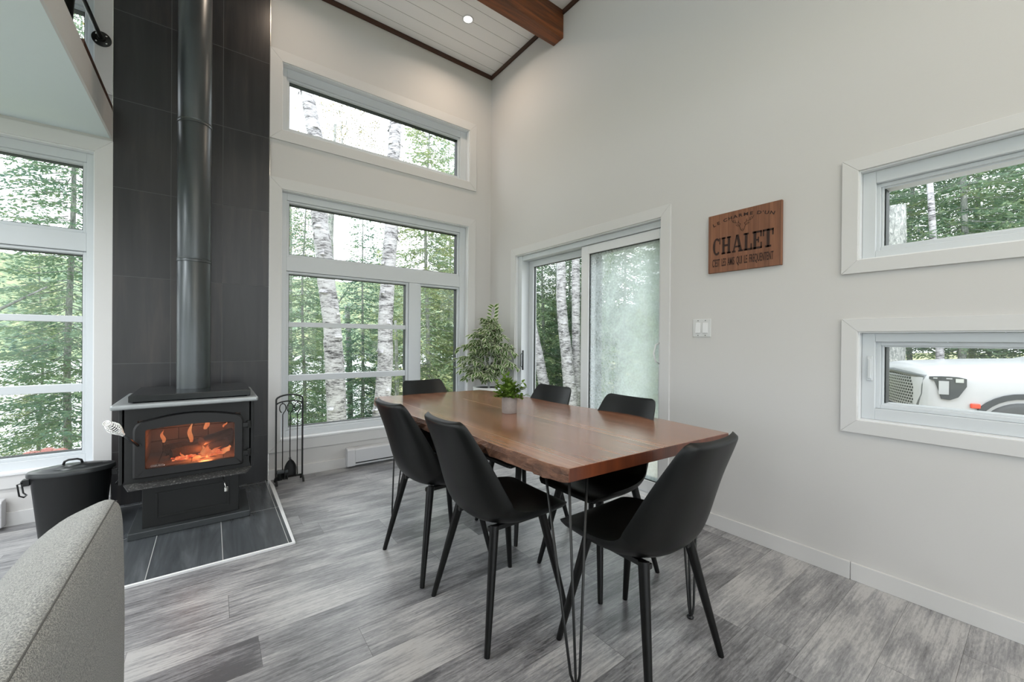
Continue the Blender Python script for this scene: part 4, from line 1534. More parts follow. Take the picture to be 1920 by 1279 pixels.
def hairpin(fx_, fy_, cx_, cy_, dirs):
    """three rods from a foot up to the mounting plate."""
    o = empty('leg')
    o.parent = tb
    bl = MB()
    f = Vector((fx_, fy_, 0.006)) - TO
    for i, (ax_, ay_) in enumerate(dirs):
        tp = Vector((cx_ + ax_, cy_ + ay_, ZB - 0.004)) - TO
        d_ = (tp - f)
        side = Vector((ax_, ay_, 0)).normalized() * 0.009
        bl.tube([f + Vector((0, 0, 0.0)), f + side + Vector((0, 0, 0.014)), f + side * 1.3 + d_ * 0.05, tp], 0.0048, 10)
    bl.lathe([(0, 0), (0.013, 0), (0.014, 0.006), (0.010, 0.012), (0, 0.013)], (f.x, f.y, 0.0005), 14)
    ob = bl.build('rods', M['black_metal'], o, smooth=True)
    MB().box(cx_ - 0.06 - TO.x, cx_ + 0.06 - TO.x, cy_ - 0.06 - TO.y, cy_ + 0.06 - TO.y, ZB - 0.0045, ZB - 0.0005).build('mounting_plate', M['black_metal'], o)
    return o


hairpin(0.985, 0.945, 1.010, 1.02, ((-0.055, 0.055), (-0.045, -0.055), (0.055, -0.045)))
hairpin(1.625, 0.900, 1.700, 0.985, ((-0.055, -0.045), (0.055, -0.045), (0.050, 0.055)))
hairpin(0.948, 2.543, 1.010, 2.56, ((-0.060, -0.045), (-0.02, 0.055), (0.055, 0.02)))
hairpin(1.680, 2.520, 1.660, 2.50, ((-0.055, 0.045), (0.055, 0.045), (0.05, -0.05)))


# ---------------------------------------------------------------- dining chairs
def crv(pts, t_):
    n = len(pts) - 1
    x = t_ * n
    i = min(int(x), n - 1)
    u_ = x - i
    q = [pts[max(i - 1, 0)], pts[i], pts[i + 1], pts[min(i + 2, n)]]
    return [0.5 * ((2 * q[1][d]) + (-q[0][d] + q[2][d]) * u_ + (2 * q[0][d] - 5 * q[1][d] + 4 * q[2][d] - q[3][d]) * u_ * u_ + (-q[0][d] + 3 * q[1][d] - 3 * q[2][d] + q[3][d]) * u_ ** 3) for d in range(len(q[0]))]


# profile: (forward x, z, half width, side lift along normal)
prof = [(0.235, 0.438, 0.165, 0.000), (0.226, 0.455, 0.188, 0.002), (0.190, 0.462, 0.205, 0.008), (0.110, 0.456, 0.222, 0.022), (0.020, 0.448, 0.230, 0.035), (-0.065, 0.448, 0.232, 0.050),
        (-0.130, 0.464, 0.232, 0.068), (-0.172, 0.500, 0.229, 0.078), (-0.200, 0.560, 0.223, 0.074), (-0.222, 0.630, 0.212, 0.062), (-0.244, 0.700, 0.198, 0.048), (-0.268, 0.765, 0.184, 0.036),
        (-0.288, 0.815, 0.173, 0.028), (-0.300, 0.844, 0.160, 0.022), (-0.304, 0.856, 0.140, 0.018)]
NTt, NS = 44, 20


def chair_shell():
    rows_top, rows_bot, seatflag = [], [], []
    P_ = [crv(prof, i / NTt) for i in range(NTt + 1)]
    for i, (x, z, hw, lift) in enumerate(P_):
        a, b = P_[max(i - 1, 0)], P_[min(i + 1, NTt)]
        tx, tz = b[0] - a[0], b[1] - a[1]
        L_ = math.hypot(tx, tz)
        tx, tz = tx / L_, tz / L_
        nx, nz = tz, -tx               # points to the sitter
        if nz < 0 and i < NTt / 2:
            nx, nz = -nx, -nz
        th = 0.038 if i < 22 else 0.038 - 0.014 * (i - 22) / 22
        rt, rb = [], []
        for j in range(NS + 1):
            s_ = -1 + 2 * j / NS
            e = abs(s_)
            up = lift * e ** 2.4
            k_ = math.sqrt(max(0.0, 1 - e ** 7))
            y = hw * s_ * (1 - 0.03 * e)
            hgt = up
            lo_ = up - th * (0.25 + 0.75 * k_) * (0.45 if i in (0, NTt) else (0.8 if i in (1, NTt - 1) else 1))
            rt.append((x + nx * hgt, y, z + nz * hgt))
            rb.append((x + nx * lo_, y * 1.0, z + nz * lo_))
        rows_top.append(rt)
        rows_bot.append(rb)
    return rows_top, rows_bot


def chair_part(i0, i1):
    rt, rb = chair_shell()
    rt, rb = rt[i0:i1 + 1], rb[i0:i1 + 1]
    m_ = MB()
    k, n = len(rt), NS + 1
    vs = [p for r_ in rt for p in r_] + [p for r_ in rb for p in r_]
    o_ = k * n
    fs = []
    for i in range(k - 1):
        for j in range(n - 1):
            fs.append((i * n + j, i * n + j + 1, (i + 1) * n + j + 1, (i + 1) * n + j))
            fs.append((o_ + i * n + j, o_ + (i + 1) * n + j, o_ + (i + 1) * n + j + 1, o_ + i * n + j + 1))
        fs.append((i * n, (i + 1) * n, o_ + (i + 1) * n, o_ + i * n))
        fs.append((i * n + n - 1, o_ + i * n + n - 1, o_ + (i + 1) * n + n - 1, (i + 1) * n + n - 1))
    for i in ((0, k - 1)):
        if (i == 0 and i0 == 0) or (i == k - 1 and i1 == NTt):
            for j in range(n - 1):
                fs.append((i * n + j, o_ + i * n + j, o_ + i * n + j + 1, i * n + j + 1))
    m_.add(vs, fs)
    return m_


FEET = [(0.205, 0.205), (0.205, -0.205), (-0.215, 0.222), (-0.215, -0.222)]


def make_chair():
    o = empty('dining_chair')
    sidx = 20
    chair_part(0, sidx).build('seat', M['leather'], o, smooth=True, angle=70)
    chair_part(sidx, NTt).build('backrest', M['leather'], o, smooth=True, angle=70)
    for fx_, fy_ in FEET:
        tx, ty = fx_ * 0.60, fy_ * 0.62
        top = Vector((tx, ty, 0.432))
        ft = Vector((fx_, fy_, 0.0))
        MB().tube([ft, ft + (top - ft) * 0.03, ft + (top - ft) * 0.5, top], [0.0105, 0.0115, 0.0155, 0.0195], 16).build('leg', M['chair_leg'], o, smooth=True, angle=60)
    mb = MB()
    mb.box(-0.145, 0.135, -0.135, -0.110, 0.405, 0.424)
    mb.box(-0.145, 0.135, 0.110, 0.135, 0.405, 0.424)
    mb.box(-0.020, 0.010, -0.110, 0.110, 0.405, 0.424)
    mb.build('under_frame', M['black_metal'], o, bevel=0.003)
    return o


ch0 = make_chair()
chairs = [
    (1.030, 1.450, 0, 'black leatherette dining chair on the left side of the table, nearer one'),
    (1.000, 1.990, 3, 'black leatherette dining chair on the left side of the table, farther one'),
    (1.298, 0.936, 90, 'black leatherette dining chair at the near end of the table'),
    (1.590, 1.395, 181, 'black leatherette dining chair between table and misted door pane'),
    (1.585, 2.010, 181, 'black leatherette dining chair between table and clear door pane'),
    (1.300, 2.570, -87, 'black leatherette dining chair at the far end of the table by the window'),
]
for i, (x_, y_, a_, lb) in enumerate(chairs):
    o = ch0 if i == 0 else copy_tree(ch0)
    o.location = (x_, y_, 0)
    o.rotation_euler = (0, 0, R(a_))
    tag(o, lb, 'chair', 'black dining chairs around the table')

# ---------------------------------------------------------------- small plant on the table
sp_ = empty('potted_herb', (1.340, 1.812, ZT + 0.0005))
tag(sp_, 'small leafy green plant in grey pot on the dining table', 'plant')
MB().lathe([(0, 0), (0.040, 0), (0.0415, 0.003), (0.0435, 0.088), (0.042, 0.091), (0.038, 0.090), (0.037, 0.075), (0, 0.075)], n=36).build('pot', simple('concrete_pot', srgb(150, 142, 138), 0.8, 0, 0.18, 60, 0.4), sp_, smooth=True, angle=50)
MB().lathe([(0, 0.081), (0.037, 0.079), (0.037, 0.076), (0, 0.0755)], n=24).build('soil', simple('dark_soil', srgb(40, 34, 28), 0.95), sp_, smooth=True)


def leaf(mb, p, d, up, L_, W_, variegated=True, fold=0.15):
    d = d.normalized()
    s_ = d.cross(up)
    if s_.length < 1e-4:
        s_ = d.orthogonal()
    s_.normalize()
    nrm = s_.cross(d).normalized()
    prof_ = [(0.0, 0.06), (0.25, 0.8), (0.5, 1.0), (0.75, 0.66), (1.0, 0.02)]
    cen = [p + d * (L_ * a) - nrm * (0.25 * L_ * a * a) for a, w in prof_]
    Lf = [c + s_ * (W_ * w) + nrm * (fold * W_ * w) for c, (a, w) in zip(cen, prof_)]
    Rt = [c - s_ * (W_ * w) + nrm * (fold * W_ * w) for c, (a, w) in zip(cen, prof_)]
    if variegated:
        Li = [c.lerp(e, 0.62) for c, e in zip(cen, Lf)]
        Ri = [c.lerp(e, 0.62) for c, e in zip(cen, Rt)]
        mb.add(cen + Li + Ri + Lf + Rt, [(i, i + 1, 5 + i + 1, 5 + i) for i in range(4)] + [(i, 10 + i, 10 + i + 1, i + 1) for i in range(4)], 0)
        mb.add(cen + Li + Ri + Lf + Rt, [(5 + i, 6 + i, 16 + i, 15 + i) for i in range(4)] + [(10 + i, 20 + i, 21 + i, 11 + i) for i in range(4)], 1)
    else:
        mb.add(cen + Lf + Rt, [(i, i + 1, 6 + i, 5 + i) for i in range(4)] + [(i, 10 + i, 11 + i, i + 1) for i in range(4)], 0)


rg = random.Random(3)
ml, ms = MB(), MB()
for k in range(46):
    a_ = rg.uniform(0, 2 * PI)
    tilt = rg.uniform(0.05, 1.25)
    L_ = rg.uniform(0.085, 0.140) * (1.0 - 0.10 * tilt)
    base = Vector((rg.uniform(-.016, .016), rg.uniform(-.016, .016), 0.078))
    d0 = Vector((math.cos(a_) * math.sin(tilt), math.sin(a_) * math.sin(tilt), math.cos(tilt)))
    pts = [base + d0 * (L_ * u_) - Vector((0, 0, 1)) * (0.02 * u_ * u_ * tilt) for u_ in (0, .33, .66, 1)]
    ms.tube(pts, 0.0009, 4)
    for j in range(11):
        u_ = 0.30 + 0.07 * j
        p = base + d0 * (L_ * u_) - Vector((0, 0, 1)) * (0.02 * u_ * u_ * tilt)
        b_ = rg.uniform(0, 2 * PI)
        dd = (d0 * 0.55 + Vector((math.cos(b_), math.sin(b_), rg.uniform(-.1, .7)))).normalized()
        leaf(ml, p, dd, Vector((0, 0, 1)), rg.uniform(0.024, 0.038), rg.uniform(0.007, 0.0105), False)
ms.build('stems', M['herb_green'], sp_)
ml.build('foliage', M['herb_green'], sp_, fix=False)

# ---------------------------------------------------------------- ficus in the corner
fc = empty('potted_ficus', (2.262, 3.42, 0.0))
tag(fc, 'variegated ficus with cream-edged leaves in the corner', 'plant')
MB().lathe([(0, 0.0005), (0.105, 0.0005), (0.112, 0.01), (0.155, 0.668), (0.158, 0.684), (0.150, 0.690), (0.143, 0.684), (0.138, 0.62), (0, 0.62)], n=40).build('planter', simple('white_planter', srgb(216, 218, 216), 0.5, 0, 0.02), fc, smooth=True, angle=50)
MB().lathe([(0, 0.672), (0.128, 0.670), (0.141, 0.676), (0.141, 0.60), (0, 0.6003)], n=32).build('inner_pot', M['black_metal'], fc, smooth=True)
rg = random.Random(11)
ml, ms = MB(), MB()
stem = [Vector((0.0, 0, 0.67)), Vector((0.01, 0, 0.9)), Vector((0.02, 0.0, 1.2)), Vector((0.055, -0.01, 1.50))]
ms.tube(stem, [0.009, 0.008, 0.006, 0.002], 8)
ms.tube([stem[0] + Vector((0.02, 0.01, 0)), Vector((-0.03, 0.02, 0.95)), Vector((-0.05, 0.03, 1.12))], [0.008, 0.006, 0.003], 8)
RW = Vector((0.80, -0.6, 0))            # across the view, roughly along the corner diagonal
RD = Vector((0.6, 0.8, 0))
nb = 96
for k in range(nb):
    u_ = (k + 0.5) / nb
    z_ = 0.74 + 0.60 * u_ ** 0.9
    # crown outline
    wmax = 0.36 * (1 - u_ ** 2.6) + 0.05
    if u_ < 0.12:
        wmax *= 0.75
    a_ = rg.uniform(0, 2 * PI)
    di = RW * math.cos(a_) + RD * math.sin(a_) * 0.70
    rr = wmax * rg.uniform(0.55, 1.0)
    if math.cos(a_) > 0:
        rr *= 0.82
    base = Vector((0.01 + 0.02 * u_, 0, max(0.72, z_ - 0.12)))
    end = Vector((0, 0, z_ + rg.uniform(-0.02, 0.05) + 0.05)) + di * rr
    endd = Vector((0, 0, -0.09 * rr / 0.3))
    pts = []
    for j in range(7):
        q = j / 6
        pts.append(base.lerp(end, q) + Vector((0, 0, 0.06 * math.sin(PI * q))) + endd * q * q)
    ms.tube(pts, [0.0028 - 0.0003 * j for j in range(7)], 4)
    for j in range(2, 7):
        for s2 in range(4):
            p = pts[j].lerp(pts[j - 1], rg.random() * 0.9)
            b_ = rg.uniform(0, 2 * PI)
            dd = (di * 0.7 + Vector((math.cos(b_), math.sin(b_), rg.uniform(-1.0, 0.3)))).normalized()
            wx = (Vector((2.262, 3.42, 0)) + p + dd * 0.05)
            if wx.x > AX - 0.015 or wx.y > BY - 0.02:
                continue
            leaf(ml, p, dd, Vector((0, -0.4, 1)), rg.uniform(0.056, 0.080), rg.uniform(0.017, 0.022), True)
for j in range(14):                     # leader with opposite leaves
    z_ = 1.28 + j * 0.017
    p = Vector((0.03 + 0.0018 * j, -0.004, z_))
    s_ = 1 if j % 2 else -1
    leaf(ml, p + RW * s_ * 0.012, RW * s_ + Vector((0, 0, 0.35 + 0.04 * j)), Vector((0, -1, 0.3)), 0.058, 0.018, True)
leaf(ml, Vector((0.055, -0.01, 1.50)), RW * 0.8 + Vector((0, 0, 0.7)), Vector((0, -1, 0.2)), 0.058, 0.017, True)
leaf(ml, Vector((0.055, -0.01, 1.50)), -RW * 0.9 + Vector((0, 0, 0.7)), Vector((0, -1, 0.2)), 0.058, 0.017, True)
ms.build('stems', M['bark'], fc)
ml.build('foliage', [M['ficus_green'], M['ficus_cream']], fc, fix=False)

# ---------------------------------------------------------------- sofa at lower left
so = empty('sofa', (-0.5, 0.6, 0))
tag(so, 'light grey textured fabric sofa at lower left, seen from behind', 'sofa')
SO = Vector((-0.5, 0.6, 0))
YE, YN = 1.50, -0.55
profl = [(-0.185, 0.10), (-0.183, 0.40), (-0.186, 0.62), (-0.190, 0.70), (-0.200, 0.732), (-0.222, 0.742), (-0.262, 0.727), (-0.305, 0.704), (-0.350, 0.660), (-0.395, 0.594), (-0.425, 0.548), (-0.470, 0.44), (-0.50, 0.36), (-0.50, 0.10)]
cxm, czm = -0.33, 0.42
rows = []
pf = [tuple(p) for p in dens([(a, b) for a, b in profl], 3)]
for y_, s_ in ((YE + 0.018, 0.80), (YE + 0.016, 0.90), (YE + 0.008, 0.955), (YE - 0.008, 0.985), (YE - 0.035, 1.0), (YE - 0.2, 1.0), (1.0, 1.0), (0.5, 1.0), (0.0, 1.0), (YN, 1.0)):
    rows.append([(cxm + (a - cxm) * s_, y_, czm + (b - czm) * s_ if b > 0.15 else b) for a, b in pf])
mb = MB()
mb.grid(rows)
n = len(pf)
mb.add(rows[0], [tuple(range(n))])
mb.add(rows[-1], [tuple(reversed(range(n)))])
mb.v = [(a - SO.x, b - SO.y, c) for a, b, c in mb.v]
mb.build('backrest', M['fabric'], so, smooth=True, angle=60)
mb = MB()
mb.tube([(-0.2035 - SO.x, YE + 0.004 - SO.y, 0.726), (-0.2035 - SO.x, YE - 0.03 - SO.y, 0.7355), (-0.2035 - SO.x, YN - SO.y, 0.7355)], 0.0016, 6)
mb.build('seam_piping', M['seam'], so)
MB().box(-1.15 - SO.x, -0.505 - SO.x, YN - SO.y, YE - 0.02 - SO.y, 0.10, 0.42).build('seat', M['fabric'], so, bevel=0.04, segs=4)
for a in (-1.08, -0.26):
    for b in (YN + 0.1, YE - 0.1):
        MB().lathe([(0, 0), (0.018, 0), (0.025, 0.101), (0, 0.101)], (a - SO.x, b - SO.y, 0.0005), 12).build('leg', M['chair_leg'], so, smooth=True, angle=50)
# shaggy cushion
cu = empty('cushion', (-0.585, 1.36, 0.56))
tag(cu, 'shaggy grey cushion on the sofa at the left edge', 'cushion')
mb = MB()
rows = []
rg = random.Random(5)
for i in range(25):
    ph = -PI / 2 + PI * i / 24
    rows.append([(0.065 * math.copysign(abs(math.cos(ph)) ** 0.6, 1) * math.copysign(abs(math.cos(th_)) ** 0.9, math.cos(th_)) * 1.0,
                  0.150 * abs(math.cos(ph)) ** 0.5 * math.copysign(abs(math.sin(th_)) ** 0.6, math.sin(th_)),
                  0.135 * math.copysign(abs(math.sin(ph)) ** 0.6, math.sin(ph))) for th_ in [2 * PI * j / 32 for j in range(33)]])
mb.grid(rows)
cb = mb.build('cushion_body', M['shaggy'], cu, smooth=True)
mb = MB()
for k in range(2600):
    ph = rg.uniform(-PI / 2, PI / 2)
    th_ = rg.uniform(0, 2 * PI)
    c_ = abs(math.cos(ph))
    p = Vector((0.065 * c_ ** 0.6 * math.copysign(abs(math.cos(th_)) ** 0.9, math.cos(th_)), 0.150 * c_ ** 0.5 * math.copysign(abs(math.sin(th_)) ** 0.6, math.sin(th_)), 0.135 * math.copysign(abs(math.sin(ph)) ** 0.6, math.sin(ph))))
    nrm = Vector((p.x * 3, p.y, p.z)).normalized()
    q = p + nrm * 0.012 + Vector((rg.uniform(-.006, .006), rg.uniform(-.006, .006), rg.uniform(-.008, .004)))
    s_ = nrm.orthogonal().normalized() * 0.0012
    mb.add([p - s_, p + s_, q], [(0, 1, 2)])
mb.build('pile', M['shaggy'], cu, fix=False)

# ================================================================= OUTDOORS
def sstep(a, b, x):
    u_ = min(1, max(0, (x - a) / (b - a)))
    return u_ * u_ * (3 - 2 * u_)


def gz(x, y):
    z_ = -0.34 - 1.55 * sstep(4.2, 11.5, y) * (1 - 0.75 * sstep(6.0, 15.0, x)) + 0.05 * math.sin(x * 1.1) * math.cos(y * 0.9)
    z_ += 0.8 * sstep(16, 40, x)
    return z_


rows = []
ys = [-30, -20, -12, -8, -6, -4, -2, 0, 1, 2, 3, 4, 5, 6, 7, 8, 9, 10, 11, 12, 14, 16, 20, 30]
xs = [-40, -25, -15, -10, -6, -3, -1, 0, 1, 2, 3, 4, 5, 6, 8, 10, 12, 15, 18, 24, 32, 45]
for y in ys:
    rows.append([(x, y, min(gz(x, y), -0.14) if -5 < x < 3 and y < 4.5 else gz(x, y)) for x in xs])
gr = MB().grid(rows).build('ground_outside', M['ground'], None, smooth=True, fix=False)
struct(gr, 'forest ground sloping to the lake outside')
rows = [[(x, y, gz(x, y) + 0.02) for x in (2.9, 4, 5, 6, 7, 8, 9, 10, 11, 12)] for y in (-9, -6, -4, -2, 0, 1, 2, 3, 4, 5, 6)]
struct(MB().grid(rows).build('ground_driveway', M['gravel'], None, smooth=True, fix=False), 'sandy driveway under the white truck')
struct(MB().add([(-120, 10.5, -1.75), (120, 10.5, -1.75), (120, 95, -1.75), (-120, 95, -1.75)], [(0, 1, 2, 3)]).build('ground_lake', M['water'], None, fix=False), 'pale rippled lake water beyond the trees')
rg = random.Random(2)
rows = []
for i, y in enumerate((74, 76, 80, 86, 95, 105)):
    hh = (-1.9, 2.5, 6.5, 10.0, 13.0, 15.5)[i]
    rows.append([(x, y + rg.uniform(-1, 1), hh + (0 if i == 0 else 1.3 * math.sin(x * 0.05 + i) + rg.uniform(-0.7, 0.7))) for x in range(-130, 131, 3)])
struct(MB().grid(rows).build('ground_far_shore', M['far_forest'], None, fix=False), 'wooded far shore across the lake')


def spruce(seed, H_, spread, start, dens_=1.0, whorl=0.20):
    rg = random.Random(seed)
    ft = MB()
    tr_ = MB()
    pts = [Vector((0.04 * math.sin(z_ * 0.7 + seed), 0.04 * math.cos(z_ * 0.9 + seed), z_)) for z_ in [H_ * k / 14 for k in range(15)]]
    tr_.tube(pts, [0.062 * (1 - 0.92 * k / 14) + 0.006 for k in range(15)], 9)
    z_ = start
    V, F = ft.v, ft.f
    while z_ < H_ * 0.985:
        u_ = z_ / H_
        L0 = spread * (1 - u_) ** 0.8 * (0.8 if u_ < 0.15 else 1.0) + 0.12
        nbr = 5 if u_ < 0.8 else 4
        a0 = rg.uniform(0, 6.28)
        for b in range(nbr):
            a_ = a0 + b * 2 * PI / nbr + rg.uniform(-.35, .35)
            L_ = L0 * rg.uniform(0.65, 1.12)
            ca, sa_ = math.cos(a_), math.sin(a_)
            zb = z_ + rg.uniform(-.08, .08)
            rise = 0.25 * (u_ - 0.35)
            nst = max(4, int(L_ / 0.085))
            ptsb = []
            for j in range(nst + 1):
                q = j / nst
                rad_ = 0.04 + L_ * q
                zz = zb + L_ * (rise * q - 0.16 * math.sin(q * PI * 0.9) + 0.06 * q * q)
                ptsb.append(Vector((ca * rad_, sa_ * rad_, zz)))
            tr_.tube([ptsb[0], ptsb[len(ptsb) // 2], ptsb[-1]], [0.012, 0.007, 0.002], 3, cap=False)
            for j in range(1, nst + 1):
                P0 = ptsb[j]
                q = j / nst
                tl = min(0.42, 0.14 + 0.34 * L_ * (1 - q) * 0.8)
                for sd in (-1, 1):
                    ang = a_ + sd * rg.uniform(0.7, 1.15)
                    tlen = tl * rg.uniform(0.7, 1.2)
                    dx_, dy_, dz_ = math.cos(ang), math.sin(ang), rg.uniform(-0.75, 0.05)
                    nn = max(3, int(tlen / 0.045 * dens_))
                    for k in range(nn):
                        t_ = (k + rg.random()) / nn * tlen
                        bx, by, bz = P0.x + dx_ * t_, P0.y + dy_ * t_, P0.z + dz_ * t_
                        # one needle spray: a slim leaf-shaped blade, randomly rolled
                        an2 = ang + rg.uniform(-0.9, 0.9)
                        ll = rg.uniform(0.07, 0.13)
                        ex, ey, ez = bx + math.cos(an2) * ll, by + math.sin(an2) * ll, bz + rg.uniform(-0.06, 0.03)
                        wx_, wy_, wz_ = -math.sin(an2) * 0.014, math.cos(an2) * 0.014, rg.uniform(-0.018, 0.018)
                        mx_, my_, mz_ = (bx + ex) / 2, (by + ey) / 2, (bz + ez) / 2
                        n0 = len(V)
                        V.append((bx, by, bz))
                        V.append((mx_ + wx_, my_ + wy_, mz_ + wz_))
                        V.append((ex, ey, ez))
                        V.append((mx_ - wx_, my_ - wy_, mz_ - wz_))
                        F.append((n0, n0 + 1, n0 + 2, n0 + 3))
        z_ += whorl * rg.uniform(0.8, 1.2)
    ft.mi = [0] * len(F)
    o = empty('spruce_tree')
    tr_.build('trunk', M['bark'], o, smooth=True, fix=False)
    ft.build('foliage', M['needles'], o, fix=False)
    return o


spA = spruce(1, 10.5, 1.75, 0.9)
spB = spruce(2, 8.0, 1.45, 0.35)
spC = spruce(3, 13.0, 2.1, 1.6, 0.9, 0.24)
used = {}


def plant(src, x, y, rz, s, label, group):
    o = src if id(src) not in used else copy_tree(src)
    used[id(src)] = 1
    o.location = (x, y, gz(x, y) - 0.05)
    o.rotation_euler = (0, 0, rz)
    o.scale = (s, s, s)
    tag(o, label, 'tree', group)
    return o


rg = random.Random(21)
# single spruces that the photo shows on their own
for src, x, y, rz, s, lb in (
        (spC, -1.72, 8.9, 0.3, 0.74, 'slender spruce trunk seen at the right of the left window'),
        (spA, 1.42, 8.6, 1.0, 0.58, 'thin grey-trunked spruce left of the leaning birch'),
        (spB, 3.05, 10.4, 2.2, 0.78, 'dark pointed young spruce between the two birches'),
        (spA, 4.3, 9.3, 0.5, 0.95, 'full green spruce right of the birches in the dining window'),
        (spB, -2.9, 7.9, 3.9, 0.62, 'bushy spruce filling the left window')):
    plant(src, x, y, rz, s, lb, None)
# forest the photo cannot tell apart, in three groups
LK = [(-4.9, 10.6, 0.50), (-0.6, 10.2, 0.50), (-4.0, 7.0, 0.42), (0.6, 9.4, 0.42), (2.2, 10.8, 0.46), (4.0, 11.4, 0.62), (5.8, 11.0, 0.9), (-2.4, 10.6, 0.46), (5.4, 9.2, 0.8), (-6.6, 11.5, 0.6), (1.0, 11.3, 0.5)]
for x, y, s in LK:
    plant(rg.choice((spA, spB, spA)), x, y, rg.uniform(0, 6), s * rg.uniform(.9, 1.1), 'green spruce among the trees along the lake shore', 'spruces along the lake shore')
DR = [(9.6, 11.0, 0.9), (10.6, 10.6, 1.0), (9.8, 7.6, 1.0), (11.5, 10.0, 1.1), (8.3, 5.2, 0.75), (10.4, 5.4, 1.0), (12.6, 7.2, 1.0), (8.4, 12.4, 0.9), (10.6, 13.4, 1.1), (13.5, 12.0, 1.1), (11.8, 4.6, 0.9), (6.6, 4.6, 0.35), (14.0, 9.0, 1.1), (11.8, 12.6, 1.0)]
for x, y, s in DR:
    plant(rg.choice((spA, spB, spC)), x, y, rg.uniform(0, 6), s * rg.uniform(.9, 1.1), 'spruce in the dense wood beyond the patio door', 'spruces beyond the patio door')
TK = [(13.0, 3.2, 0.9), (13.6, 1.2, 1.0), (14.5, -0.8, 1.0), (13.2, -2.4, 0.9), (16.0, 2.4, 1.1), (16.5, 0.2, 1.1), (16.8, -2.0, 1.1), (15.0, 4.4, 1.0), (19.0, 1.4, 1.2), (18.5, 3.8, 1.2), (12.4, -4.5, 1.0), (19.5, -1.5, 1.2)]
for x, y, s in TK:
    plant(rg.choice((spA, spB, spC)), x, y, rg.uniform(0, 6), s * rg.uniform(.9, 1.1), 'spruce in the dense wood behind the white truck', 'spruces behind the truck')


# birches and broadleaf trees
def birch(name, path, rads, label, flakes=20, crown=None, mat='birch', cat='tree', group=None, seed=0, limbs=()):
    rg = random.Random(seed + 40)
    o = empty(name, path[0])
    tag(o, label, cat, group)
    b0 = Vector(path[0])
    P_ = [Vector(p) - b0 for p in path]
    # resample smooth
    pts, rd = [], []
    K = 5
    for i in range(len(P_) - 1):
        for j in range(K):
            pts.append(P_[i].lerp(P_[i + 1], j / K) + Vector((rg.uniform(-.006, .006), rg.uniform(-.006, .006), 0)))
            rd.append((rads[i] * (1 - j / K) + rads[i + 1] * j / K) * rg.uniform(0.97, 1.03))
    pts.append(P_[-1])
    rd.append(rads[-1])
    MB().tube(pts, rd, 20).build('trunk', M[mat], o, smooth=True)
    if flakes:
        mb = MB()
        for k in range(flakes):
            i = rg.randrange(2, len(pts) - 2)
            a_ = rg.uniform(0, 2 * PI)
            c, r_ = pts[i], rd[i]
            w_, h_ = rg.uniform(0.05, 0.13), rg.uniform(0.04, 0.10)
            rows = []
            for u in range(4):
                row = []
                for v_ in range(4):
                    aa = a_ + (v_ / 3) * w_ / r_
                    rr = r_ + 0.004 + 0.045 * (u / 3) ** 2 * (0.4 + 0.6 * v_ / 3)
                    row.append((c.x + math.cos(aa) * rr, c.y + math.sin(aa) * rr, c.z - h_ * u / 3))
                rows.append(row)
            mb.grid(rows)
        mb.build('peeling_bark', M['birch'], o, fix=False)
    for (z_, a_, L_, rise, r_) in limbs:
        i = min(range(len(pts)), key=lambda q: abs(pts[q].z - z_))
        c = pts[i]
        q_ = [c]
        d = Vector((math.cos(a_), math.sin(a_), rise)).normalized()
        for k in range(1, 7):
            q_.append(q_[-1] + d * (L_ / 6))
            d = (d + Vector((rg.uniform(-.25, .25), rg.uniform(-.25, .25), rg.uniform(-.1, .18)))).normalized()
        MB().tube(q_, [r_ * (1 - 0.13 * k) for k in range(7)], 7).build('branch', M[mat if mat != 'birch' else 'bark'], o, smooth=True)
    if crown:
        tw, lf = MB(), MB()
        for (c, rad_, nl_) in crown:
            c = Vector(c) - b0
            for k in range(nl_ // 14):
                d = Vector((rg.gauss(0, 1), rg.gauss(0, 1), rg.gauss(0, 0.8))).normalized()
                p0 = c + d * rad_ * rg.uniform(0.0, 0.5)
                p1 = c + d * rad_ * rg.uniform(0.7, 1.05)
                pm_ = p0.lerp(p1, 0.5) + Vector((rg.uniform(-.08, .08), rg.uniform(-.08, .08), rg.uniform(-.05, .08)))
                tw.tube([p0, pm_, p1], [0.007, 0.0045, 0.002], 3, cap=False)
                for j in range(14):
                    q = rg.random()
                    p = (p0.lerp(pm_, q * 2) if q < .5 else pm_.lerp(p1, q * 2 - 1)) + Vector((rg.uniform(-.09, .09), rg.uniform(-.09, .09), rg.uniform(-.1, .06)))
                    dd = Vector((rg.uniform(-1, 1), rg.uniform(-1, 1), rg.uniform(-1, .2))).normalized()
                    s_ = dd.orthogonal().normalized()
                    L_ = rg.uniform(0.035, 0.06)
                    lf.add([p, p + dd * L_ * .5 + s_ * L_ * .33, p + dd * L_, p + dd * L_ * .5 - s_ * L_ * .33], [(0, 1, 2, 3)])
        tw.build('twigs', M['bark'], o, fix=False)
        lf.build('foliage', M['yleaves'], o, fix=False)
    return o


